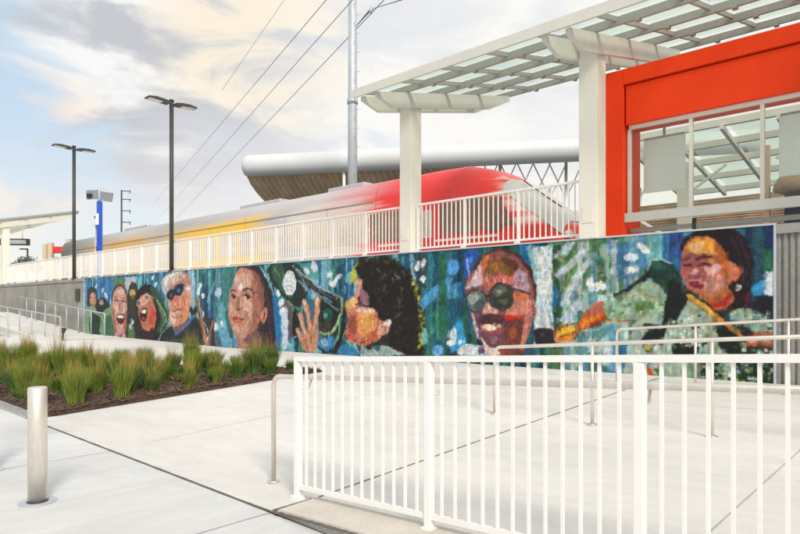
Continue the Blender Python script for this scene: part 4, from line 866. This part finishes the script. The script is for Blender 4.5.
b = MB(); b.box(-14.6, -9.9, Y0-.012, Y0+.03, 3.05, 3.12); b.build('stripe', 'train_white', tr)
x = -43.2
i = 0
while x < -9.9:
    if i % 4 == 3:
        b = MB(); b.box(x, x+1.25, Y0-.016, Y0+.02, 2.55, 4.22, bevel=.01); o = b.build('door', 'livery', tr)
        for k in (0, 1):
            b = MB(); b.box(x+.1+k*.58, x+.57+k*.58, Y0-.024, Y0-.01, 3.2, 4.05); c = b.build('door_window', 'train_glass'); c.parent = o
        x += 1.45
    else:
        wdt = min(1.45, -9.75-x); b = MB(); b.box(x, x+wdt, Y0-.014, Y0+.02, 3.22, 4.16, bevel=.008); b.build('window', 'train_glass' if x < -15.5 else 'train_glass_dark', tr); x += 1.6
    i += 1
b = MB(); b.prism([(-11.0, 3.35), (-9.35, 3.35), (-9.7, 3.9), (-10.6, 4.25), (-11.0, 4.3)], 'y', Y0-.01, Y0+.2); b.build('cab_window', 'train_glass_dark', tr)
b = MB(); b.tube([(-8.02, 14.95, 3.0), (-7.88, 14.95, 3.0)], .11, 12); b.build('headlight', 'lens', tr)
b = MB(); b.tube([(-8.02, 16.7, 3.0), (-7.88, 16.7, 3.0)], .11, 12); b.build('headlight', 'lens', tr)
for x0_, x1_ in ((-24, -21), (-18, -16), (-36, -33)):
    b = MB(); b.box(x0_, x1_, 15.2, 16.4, ZR-.05, ZR+.16, bevel=.05); b.build('roof_unit', 'train_grey', tr)
b = MB(); b.box(-44, -9, 14.9, 16.7, 2.05, 2.27); b.build('underframe', 'train_dark', tr)

# ------------------------------------------------------------------ big wing-shaped roof far behind
wg = thing('wing_roof', 'large curved station roof with corrugated brown underside rising behind the train', 'roof', loc=tuple(ptd(400, 305, 42)))
A = ptd(250, 166, 42); Bp = ptd(760, 141, 38); d = (Bp-A); n = 40
b = MB(); rad = .72
ptsf = [A+d*(t0/n) for t0 in range(n+1)]
b.tube([ptsf[0]-d.normalized()*.42, ptsf[0]-d.normalized()*.34]+ptsf, [.5, .64]+[rad]*(n+1), 20); b.build('fascia_tube', 'wingtop', wg)
back = Vector((-SA, CA, 0)); b = MB(); rows = []
for i in range(n*4+1):
    t0 = i/(n*4); P0 = A+d*t0+Vector((0, 0, -rad*.75))
    ee = min(1, (t0*60)/3.2) ; depth = 7.0; bmp = .2 if i % 2 else 0
    row = []
    for k in range(9):
        s_ = k/8; sag = -2.7*math.sin(s_*PI/2)*max(0, min(1, (.42-t0)/.16))+1.9*s_*min(1, max(0, (t0-.26)/.16))
        q = P0+back*(depth*s_)+Vector((0, 0, sag+bmp))+d.normalized()*((4.2*s_**1.7-.3)*(1-t0))
        row.append(b.bm.verts.new(q))
    rows.append(row)
for r0, r1 in zip(rows, rows[1:]):
    for k in range(8): b.bm.faces.new((r0[k], r1[k], r1[k+1], r0[k+1]))
b.build('soffit', 'soffit', wg, recalc=False)
b = MB()
top = [A+Vector((0, 0, rad*.9)), Bp+Vector((0, 0, rad*.9)), Bp+back*9+Vector((0, 0, 2.3)), A+back*9+d.normalized()*3.6+Vector((0, 0, 2.0))]
b.quad(*top); b.build('roof_sheet', 'wingtop', wg)
for px_ in (344, 482, 500, 517, 534, 550, 566, 640):
    P0 = ptd(px_, 170, 41.2); P1 = Vector((P0.x, P0.y, 2))
    b = MB(); b.tube([P1, Vector((P0.x, P0.y, P0.z+.5 if px_ in (344, 500, 566) else P0.z-1.2))], .10, 10); b.build('column', 'white', wg)
    if px_ > 400:
        b = MB(); r_ = d.normalized()
        for s_ in (-1, 1): b.bar(Vector((P0.x, P0.y, P0.z-1.9)), Vector((P0.x, P0.y, P0.z+.5))+r_*(1.1*s_), .06, .08)
        b.build('strut', 'white', wg)

# ------------------------------------------------------------------ poles and wires
pb = ptd(352.5, 305, 33); pb.z = 2
mp = thing('transmission_pole', 'tall pale galvanised steel pole rising out of frame behind the train', 'pole', loc=pb)
b = MB(); b.tube([(pb.x, pb.y, 2), (pb.x, pb.y, 12), (pb.x, pb.y, 22)], [.27, .24, .2], 20)
b.build('shaft', 'galv', mp)
b = MB()
for z in (5.5, 11.8): b.tube([(pb.x, pb.y, z), (pb.x, pb.y, z+.3)], .285, 20)
b.build('joint_band', 'galv', mp)
b = MB()
for k in range(24): z = 7+k*.5; b.tube([(pb.x+.2, pb.y+.1*(1 if k % 2 else -1), z), (pb.x+.42, pb.y+.16*(1 if k % 2 else -1), z)], .012, 6)
b.build('climbing_pegs', 'galv', mp)
for z in (20.4, 21.3):
    b = MB(); b.bar((pb.x-.9, pb.y-.7, z), (pb.x+.9, pb.y+.7, z), .1, .1); b.build('crossarm', 'galv', mp)
fb = ptd(121.5, 305, 120); fb.z = 1.6
up = thing('utility_pole', 'thin distant utility pole with short crossarms left of the taller street lamp', 'pole', loc=fb)
b = MB(); ztop = ptd(121.5, 190, 120).z; b.tube([(fb.x, fb.y, 1.6), (fb.x, fb.y, ztop)], [.22, .14], 10); b.build('shaft', 'dark', up)
rv = Vector((CA, SA, 0))
for z in (ztop-.2, ztop-1.8, ztop-4.0, ztop-6.2):
    b = MB(); b.bar(Vector((fb.x, fb.y, z))-rv*.1, Vector((fb.x, fb.y, z))+rv*1.8, .12, .14); b.tube([Vector((fb.x, fb.y, z-.5))+rv*1.6, Vector((fb.x, fb.y, z))+rv*1.6], .08, 6); b.build('crossarm', 'dark', up)
def wire(a, c, sag, label, r=.008):
    b = MB(); n_ = 24; P = []
    for i in range(n_+1):
        t0 = i/n_; q = a.lerp(c, t0); q.z -= 4*sag*t0*(1-t0); P.append(q)
    rr = [r*(1+1.8*i/n_) for i in range(n_+1)]
    b.tube(P, rr, 5); o = b.build('power_line', 'wire'); return tag(o, label, 'cable')
farp = [ptd(121.5+10*i, 214+6*i, 120) for i in range(3)]
def through(p_near, p_far, far, dep_near):      # a wire whose picture passes through two points
    return ptd(p_near[0], p_near[1], dep_near), ptd(far[0], far[1], 110)
for (pn, pf, lab) in (((326, 0), (152, 205), 'upper overhead wire of the three descending to the distant pole'), ((346, 7), (158, 219), 'middle overhead wire of the three descending to the distant pole'), ((359, 26), (164, 231), 'lowest overhead wire of the three descending to the distant pole')):
    a, c = through(pn, None, pf, 33)
    v = (a-c).normalized(); wire(c, a+v*12, .0, lab)
a, c = ptd(284, 0, 45), ptd(222, 90, 100); wire(a+(a-c)*.3, c, 0, 'faint overhead wire left of the three darker wires', .010)
tag_o = wire(ptd(356, 26, 33), ptd(371, 9, 31), 0, 'short wire from the steel pole up to an insulator', .02)
wire(ptd(371, 9, 31), ptd(460, -18, 26), .0, 'overhead wire leaving the insulator towards the upper right', .014)
pi_ = ptd(371, 10, 31)
b = MB(); b.tube([pi_+Vector((0, 0, .18)), pi_, pi_-Vector((0, 0, .18))], [.05, .12, .05], 10); tag(b.build('insulator', 'galv'), 'small insulator on the wire right of the tall steel pole', 'insulator')

# ------------------------------------------------------------------ street lamps
def lamp(x, label, rot=0):
    z0 = WT-.0; y = 10.315; zt = 8.20
    t_ = thing('street_lamp', label, 'street lamp', 'double headed street lamps at the wall', loc=(x, y, z0))
    b = MB(); b.tube([(x, y, WT+.001), (x, y, zt)], .072, 14); b.build('pole', 'dark', t_)
    b = MB(); b.box(x-.11, x+.11, y-.075, y+.075, WT-.03, WT+.035); b.tube([(x, y, zt), (x, y, zt+.06)], .085, 14); b.build('bracket', 'dark', t_)
    for s in (-1, 1):
        b = MB(); ya, yb_ = y+s*.10, y+s*.88
        b.prism([(ya, zt-.05), (ya, zt-.11), (y+s*.3, zt-.10), (yb_, zt-.07), (yb_, zt-.03), (y+s*.6, zt+.01), (y+s*.3, zt-.01)], 'x', x-.17, x+.17); h = b.build('lamp_head', 'dark', t_)
        b = MB(); b.prism([(y+s*.36, zt-.09), (y+s*.82, zt-.066), (y+s*.82, zt-.078), (y+s*.36, zt-.108)], 'x', x-.13, x+.13); c = b.build('lens', 'lens'); c.parent = h
lamp(pt(171.5, 200, 10.315).x, 'taller looking dark double headed street lamp, right one of two at the wall')
lamp(pt(74, 200, 10.315).x, 'dark double headed street lamp near the left end of the mural')
# ------------------------------------------------------------------ blue call tower
p = pt(99.5, 260, 10.95); x, y = p.x, p.y
t_ = thing('emergency_call_tower', 'blue emergency call post with solar panel on the platform', 'call post', loc=(x, y, WT))
b = MB(); b.box(x-.09, x+.09, y-.1, y+.1, WT, 5.72, bevel=.02); b.build('post', 'blue', t_)
b = MB(); b.box(x-.15, x-.092, y-.14, y+.1, WT, 5.05); b.build('side_channel', 'white', t_)
b = MB(); b.box(x-.16, x+.2, y-.2, y-.101, 4.65, 5.15, bevel=.02); o = b.build('speaker_box', 'white', t_)
b = MB(); b.box(x-.02, x+.16, y-.16, y-.102, 3.6, 4.62); b.build('sign_panel', 'blue', t_)
tx = bpy.data.curves.new('txt', 'FONT'); tx.body = 'EMERGENCY'; tx.size = .13; tx.extrude = .004; tx.align_x = 'CENTER'; tx.align_y = 'CENTER'
to = bpy.data.objects.new('txt', tx); COL.objects.link(to); bpy.context.view_layer.update()
dg = bpy.context.evaluated_depsgraph_get(); me2 = bpy.data.meshes.new_from_object(to.evaluated_get(dg)); bpy.data.objects.remove(to)
me2.transform(Matrix.Translation((x+.07, y-.168, 4.1)) @ Matrix.Rotation(-PI/2, 4, 'Y') @ Matrix.Rotation(PI/2, 4, 'X'))
me2.materials.clear(); me2.materials.append(M['white']); lo = bpy.data.objects.new('lettering', me2); COL.objects.link(lo); lo.parent = t_; lo.matrix_parent_inverse = Matrix.Translation(-t_.location)
b = MB(); b.tube([(x, y-.17, 5.0), (x, y-.21, 5.0)], .06, 12); b.build('speaker', 'black', t_)
for s in (-1, 1):
    b = MB(); c = Vector((x, y, 5.95))+rv*(s*.40)
    q0, q1 = Vector((x, y, 5.98+.0))+rv*(s*.05), Vector((x, y, 5.90))+rv*(s*.58)
    b.bar(q0+Vector((0, 0, -.02 if s > 0 else .04)), q1+Vector((0, 0, -.02 if s > 0 else .10)),   .04, .40, up=(0, 0, 1)); b.build('solar_panel', 'solar', t_)
q = Vector((x, y, 5.95))-rv*.42+Vector((SA*.06, -CA*.06, 0)); b = MB(); b.box(q.x-.1, q.x+.1, q.y-.04, q.y+.04, q.z-.08, q.z+.1, rz=math.atan2(SA, CA)); b.build('camera_box', 'black', t_)
b = MB(); b.tube([(x, y, 5.7), (x, y, 6.25), (x, y, 6.38)], [.07, .06, .02], 10); b.build('beacon', 'galv', t_)

# ------------------------------------------------------------------ near white railing
nr = thing('railing', 'near white picket railing along the ramp across the lower right', 'railing', loc=(-4.02, 3.087, g(-4.02, 3.1)))
FY = 3.087; SL = .0607
def gr(X): return -.413+SL*(X+4.02)
def topz(X): return .722+SL*(X+4.02)
xa, xb = -4.045, 1.52+1.384
def slopebar(name, x0, x1, zo, h, wd, m, par, f=topz):
    b = MB(); b.prism([(x0, f(x0)+zo), (x1, f(x1)+zo), (x1, f(x1)+zo+h), (x0, f(x0)+zo+h)], 'y', FY-wd/2, FY+wd/2); return b.build(name, m, par)
slopebar('top_rail', xa, xb, -.036, .036, .045, 'rail_white', nr)
slopebar('bottom_rail', xa, xb, .075, .034, .032, 'rail_white', nr, gr)
for k in range(6):
    x = -4.02+1.384*k
    b = MB(); b.box(x-.026, x+.026, FY-.026, FY+.026, gr(x)+.005, topz(x)-.038, bevel=.004); b.box(x-.042, x+.042, FY-.042, FY+.042, gr(x)-.01, gr(x)+.022, bevel=.004); b.build('post', 'rail_white', nr)
    if k < 5:
        for j in range(1, 13):
            xx_ = x+1.384*j/13
            b = MB(); b.box(xx_-.0083, xx_+.0083, FY-.0083, FY+.0083, gr(xx_)+.107, topz(xx_)-.037); b.build('baluster', 'rail_white', nr)

# ------------------------------------------------------------------ steel handrails
def arc_end(x0, y, z, s, rr=.09):
    return [(x0+s*rr*(1-math.cos(a)), y, z-rr+rr*math.sin(a)) for a in (0, .3, .6, .9, 1.2, PI/2)]
def handrail(label, y, x0, z0, x1, z1, gf, posts, end='left', r=.021, m='steel', group=None):
    t_ = thing('handrail', label, 'handrail', group, loc=(x0, y, gf(x0, y)))
    f = lambda x: z0+(z1-z0)*(x-x0)/(x1-x0)
    s = 1
    P = [(x0, y, gf(x0, y)+.005)]+arc_end(x0, y, z0, s)+[(x1, y, z1)]
    if end == 'right': P = [(x0, y, z0)]+[(a, b_, c) for a, b_, c in arc_end(x1, y, z1, -1)][::-1]+[(x1, y, gf(x1, y)+.005)]
    b = MB(); b.tube(P, r, 12); b.build('rail', m, t_)
    ex = x0 if end == 'left' else x1
    b = MB(); b.tube([(ex, y, gf(ex, y)+.001), (ex, y, gf(ex, y)+.014)], .055, 16); b.build('base_plate', m, t_)
    for px_ in posts:
        b = MB(); b.tube([(px_, y, gf(px_, y)), (px_, y, f(px_))], r*.9, 10); b.tube([(px_, y, gf(px_, y)+.001), (px_, y, gf(px_, y)+.012)], .055, 14); b.build('post', m, t_)
    return t_
t_ = handrail('brushed steel handrail running behind the near white railing', 3.22, -4.54, .52, 2.6, .52+.0625*7.14, g, [])
for k in range(5):
    x = -4.02+1.384*k; zz = .52+.0625*(x+4.54)
    b = MB(); b.tube([(x, 3.11, zz-.09), (x, 3.2, zz-.09), (x, 3.22, zz-.02)], .008, 8); b.build('bracket', 'steel', t_)
handrail('brushed steel handrail in the middle of the ramp behind the near railing', 6.5, -4.47, .615, 3.2, .615+.075*7.67, g, [-3.17, -1.93, -.66, .6, 1.9])
handrail('brushed steel handrail close to the mural at the right', 9.3, -4.13, .77, 3.4, .77+.08*7.5, g, [-2.98, -1.84, -.7, .5, 1.7])
rg = lambda x, y: rz(x)
handrail('steel handrail beside the ribbed wall on the far left ramp', 10.05, -37.0, 1.62, -25.6, .80, rg, [-35.4, -34.0, -32.6, -31.2, -29.8, -28.4, -27.0], 'right', .024, 'galv', )
handrail('steel handrail on the outer edge of the far left ramp', 8.25, -44, 1.66, -25.1, .70, rg, [-42, -40, -38.2, -36.6, -34.9, -33.3, -31.7, -30.0, -28.4, -26.8], 'right', .024, 'galv')
handrail('short steel handrail by the low white wall at the left edge', 7.3, -36, 1.1, -28.0, .62, lambda x, y: g(x, y), [-34, -32, -30], 'right', .024, 'galv')
b = MB(); b.box(-36, -28.9, 7.05, 7.2, g(-28, 7)-.1, .72, bevel=.01); tag(b.build('low_wall', 'white'), 'low white wall just inside the left edge of the photo', 'wall')

# ------------------------------------------------------------------ bollards
def bollard(x, y, label):
    z = g(x, y); t_ = thing('bollard', label, 'bollard', 'steel bollards on the plaza', loc=(x, y, z))
    b = MB(); b.tube([(x, y, z+.003), (x, y, z+.902), (x, y, z+.912)], [.070, .070, .064], 32, True); b.build('post', 'steel', t_)
    b = MB(); b.tube([(x, y, z+.001), (x, y, z+.008)], .135, 32); b.build('base_ring', 'galv', t_)
    b = MB(); b.tube([(x, y, z+.0085), (x, y, z+.011)], .078, 32); b.build('joint_seal', 'black', t_)
bollard(-5.47, 1.63, 'brushed steel bollard standing on the pavement in the left foreground')
bollard(-6.86, 1.62, 'bollard whose base ring just shows at the left edge of the photo')
p = ptd(126.5, 349, 24)
t_ = thing('path_light', 'small black leaning stake light at the back of the planting bed', 'path light', loc=(p.x, 7.98, g(p.x, 8)))
x = p.x; y = 8.0; z = g(x, y)
b = MB(); b.tube([(x, y, z), (x+.05, y, z+.30)], .035, 8); b.build('stake', 'black', t_)
b = MB(); b.tube([(x+.05, y, z+.28), (x+.12, y, z+.42)], [.06, .08], 10); b.build('lamp_head', 'black', t_)

# ------------------------------------------------------------------ far background at left
fbld = thing('gate_building', 'low distant building with three beige pillars left of the first lamp', 'building', loc=tuple(ptd(57, 300, 70)))
rot_ = math.atan2(SA, CA)
for a, c, tp in ((43.5, 47.5, 244), (48.5, 53, 243), (66.5, 71, 239)):
    P0 = ptd((a+c)/2, tp, 62); b = MB(); wd = (c-a)/F*62
    b.box(P0.x-wd/2, P0.x+wd/2, P0.y-wd/2, P0.y+wd/2, 1.5, P0.z, rz=rot_); b.build('pillar', 'beige', fbld)
P0 = ptd(60, 247, 62.5); wd = 17/F*62; b = MB(); b.box(P0.x-wd/2, P0.x+wd/2, P0.y-.5, P0.y+.5, P0.z-.6, P0.z, rz=rot_); b.build('lintel', 'train_red', fbld)
P0 = ptd(60, 257, 63.5); b = MB(); b.box(P0.x-wd/2, P0.x+wd/2, P0.y-.2, P0.y+.2, 1.5, P0.z, rz=rot_); b.build('wall', 'train_white', fbld)
def bush(px_, py_, dep, R, label):
    c = ptd(px_, py_, dep); t_ = thing('shrub', label, 'tree', 'round trees far behind the left railing', loc=(c.x, c.y, 1.6))
    rr = random.Random(int(px_*7)); b = MB()
    for k in range(900):
        v = Vector((rr.gauss(0, 1), rr.gauss(0, 1), rr.gauss(0, 1))).normalized()*R*(rr.random()**.4)*rr.uniform(.85, 1.1)
        v.z *= .8; q = c+v; a = Vector((rr.uniform(-1, 1), rr.uniform(-1, 1), rr.uniform(-1, 1)))*R*.13; e = Vector((rr.uniform(-1, 1), rr.uniform(-1, 1), rr.uniform(-1, 1)))*R*.13
        b.quad(q, q+a, q+a+e, q+e)
    b.build('crown', 'bush', t_, recalc=False)
    b = MB(); b.tube([(c.x, c.y, 1.6), (c.x, c.y, c.z)], [.2, .1], 8); b.build('trunk', 'bark', t_)
bush(27, 264, 75, 1.3, 'rounded tree seen through the railing below the small far lamp')
bush(14, 268, 80, 1.0, 'smaller rounded tree at the far left behind the railing')
bush(36, 268, 70, .8, 'little rounded tree just left of the beige pillars')
P0 = ptd(27.5, 249, 58)
t_ = thing('street_lamp', 'small thin distant lamp post between the far left column and the beige pillars', 'street lamp', loc=(P0.x, P0.y, 1.6))
b = MB(); b.tube([(P0.x, P0.y, 1.6), (P0.x, P0.y, P0.z)], .08, 8); b.build('pole', 'dark', t_)
b = MB(); b.bar(P0-rv*.7, P0+rv*.02, .18, .12); b.build('lamp_head', 'dark', t_)

# ------------------------------------------------------------------ ornamental grasses
def grassmat(name, lo_, hi_):
    m = bpy.data.materials.new(name); m.use_nodes = True; t = m.node_tree; bs = t.nodes['Principled BSDF']
    a = t.nodes.new('ShaderNodeAttribute'); a.attribute_name = 'tone'; t.links.new(a.outputs['Color'], bs.inputs['Base Color'])
    bs.inputs['Roughness'].default_value = .7; bs.inputs['Specular IOR Level'].default_value = .2
    return m
M['blade'] = grassmat('grass_blades', None, None)
def blades(name, n, H, R, spread, cols, wd, seed, tipcols, tip_at=.6):
    rr = random.Random(seed); V = []; Fc = []; C_ = []
    for k in range(n):
        a = rr.uniform(0, 2*PI); r0 = R*.35*math.sqrt(rr.random()); lean = spread*(rr.random()**.9); h = H*rr.uniform(.55, 1.08)
        da = a+rr.uniform(-.5, .5); bx, by = r0*math.cos(a), r0*math.sin(a); ww = wd*rr.uniform(.7, 1.4); pa = rr.uniform(0, PI)
        c0 = cols[rr.randrange(len(cols))]; c1 = tipcols[rr.randrange(len(tipcols))]; base = len(V); S_ = 4
        for i in range(S_+1):
            s_ = i/S_; hor = lean*h*(s_**1.7); z = h*(s_-.22*lean*s_*s_)
            cx_, cy_ = bx+math.cos(da)*hor, by+math.sin(da)*hor; w_ = ww*(1-.85*s_)*(1 if s_ < 1 else .2)
            V += [(cx_-math.cos(pa)*w_, cy_-math.sin(pa)*w_, z), (cx_+math.cos(pa)*w_, cy_+math.sin(pa)*w_, z)]
        for i in range(S_):
            q = base+2*i; Fc.append((q, q+1, q+3, q+2)); u = min(max(((i+.5)/S_-tip_at)/.3+.5, 0), 1); v_ = rr.uniform(.8, 1.2)
            C_.append(tuple((c0[j]*(1-u)+c1[j]*u)*v_ for j in range(3)))
    me = bpy.data.meshes.new(name); me.from_pydata(V, [], Fc); at2 = me.color_attributes.new('tone', 'FLOAT_COLOR', 'CORNER')
    arr = np.ones((len(Fc), 4, 4), np.float32); arr[:, :, :3] = np.array(C_, np.float32)[:, None, :]; at2.data.foreach_set('color', arr.ravel()); me.materials.append(M['blade']); return me
GR = [(.12, .19, .02), (.17, .24, .03), (.23, .28, .05), (.07, .13, .02)]; TAN = [(.40, .26, .09), (.46, .24, .07), (.34, .28, .08), (.42, .15, .05), (.24, .27, .05), (.20, .24, .04)]
GP = [GR, [(.06, .13, .02), (.09, .17, .03), (.04, .10, .02)], [(.16, .22, .03), (.22, .26, .05), (.12, .18, .03)], GR+[(.20, .15, .05), (.26, .20, .09)], [(.08, .15, .04), (.12, .19, .06), (.06, .12, .03)], GR]
leafm = [blades('leaves', (560, 480, 620, 420, 700, 520)[i], (.46, .40, .50, .36, .44, .54)[i], .30, (.44, .52, .40, .75, .6, .36)[i], GP[i], .0050, 100+i, GP[i]+[(.16, .20, .05)], .8) for i in range(6)]
seedm = [blades('seed_stalks', (150, 90, 190, 60, 120, 160)[i], (.72, .62, .66, .58, .75, .68)[i], .24, (.24, .34, .2, .5, .3, .22)[i], GR, .0036, 200+i, TAN+[(.38, .36, .08), (.44, .38, .10)], (.5, .6, .55, .5, .62, .5)[i]) for i in range(6)]
ordn = ['first', 'second', 'third', 'fourth', 'fifth', 'sixth', 'seventh', 'eighth', 'ninth', 'tenth', 'eleventh', 'twelfth', 'thirteenth', 'fourteenth', 'fifteenth', 'sixteenth', 'seventeenth', 'eighteenth', 'nineteenth', 'twentieth', 'twenty-first', 'twenty-second', 'twenty-third', 'twenty-fourth']
def tuft(x, y, sc, label, greener=False, i=0):
    z = g(x, y)+.04; t_ = thing('ornamental_plant', label, 'plant', 'spiky ornamental plants in the planting bed', loc=(x, y, z)); t_.rotation_euler = (0, 0, rnd.uniform(0, 6.28)); 
    hz = sc*rnd.uniform(1.02, 1.28)
    for nm, me_, s2 in (('leaves', leafm[(i*5+rnd.randrange(3)) % 6], 1), ('seed_stalks', seedm[rnd.randrange(6)], .72 if greener else 1)):
        o = bpy.data.objects.new(nm, me_); COL.objects.link(o); o.parent = t_; o.scale = (sc, sc, hz*s2)
    return t_
cnt = 0
for k in range(24):
    X = -9.95-.52*k
    ysr = [3.35, 4.0, 4.65, 5.3, 5.9, 6.5, 7.1, 7.6] if k % 2 == 0 else [3.05, 3.7, 4.35, 5.0, 5.6, 6.2, 6.8, 7.3]
    for j, yv in enumerate(ysr):
        if yv > bback(X)-.1: continue
        gn = rnd.random() < .4
        tuft(X+rnd.uniform(-.14, .14), yv+rnd.uniform(-.2, .2), rnd.choice([.6, .75, .85, .95, 1.05, 1.1])*rnd.uniform(.9, 1.08), '%s spiky plant, %s from the pavement side in the %s row from the walkway edge' % ('green' if gn else 'tan-tipped', ordn[j], ordn[k]), gn, cnt); cnt += 1
# low green ground cover and fallen stems between the plants
gc_me = blades('sprigs', 60, .17, .10, 1.1, GP[4]+GP[1], .0065, 400, GP[2], .9); rg_ = random.Random(77)
src = [(v.co.copy()) for v in gc_me.vertices]; fs = [tuple(q.vertices) for q in gc_me.polygons]; tc_ = [tuple(gc_me.color_attributes[0].data[q.loop_start].color)[:3] for q in gc_me.polygons]
VV, FF, CC = [], [], []
for k in range(260):
    x = BX1-.4-11.5*rg_.random(); y = BY0+.15+(bback(x)-BY0-.3)*rg_.random()
    if y < BY0+.1 or (x > -10.6 and rg_.random() < .75): continue
    a = rg_.uniform(0, 6.28); s_ = rg_.uniform(.6, 1.7); c1, s1 = math.cos(a)*s_, math.sin(a)*s_; b0 = len(VV); z = g(x, y)+.05; dry = rg_.random() < .25
    VV += [(x+v.x*c1-v.y*s1, y+v.x*s1+v.y*c1, z+v.z*s_*(.5 if dry else 1)) for v in src]; FF += [tuple(b0+q for q in f) for f in fs]
    CC += [(c[0]*2.4+.08, c[1]*1.2+.03, c[2]*1.5+.02) if dry else c for c in tc_]
me3 = bpy.data.meshes.new('ground_cover'); me3.from_pydata(VV, [], FF); at3 = me3.color_attributes.new('tone', 'FLOAT_COLOR', 'CORNER')
arr = np.ones((len(FF), 4, 4), np.float32); arr[:, :, :3] = np.array(CC, np.float32)[:, None, :]; at3.data.foreach_set('color', arr.ravel()); me3.materials.append(M['blade'])
o = bpy.data.objects.new('ground_cover', me3); COL.objects.link(o); o['kind'] = 'stuff'; o['label'] = 'low green sprigs and dry stems between the planting bed clumps'
bpy.data.meshes.remove(gc_me)
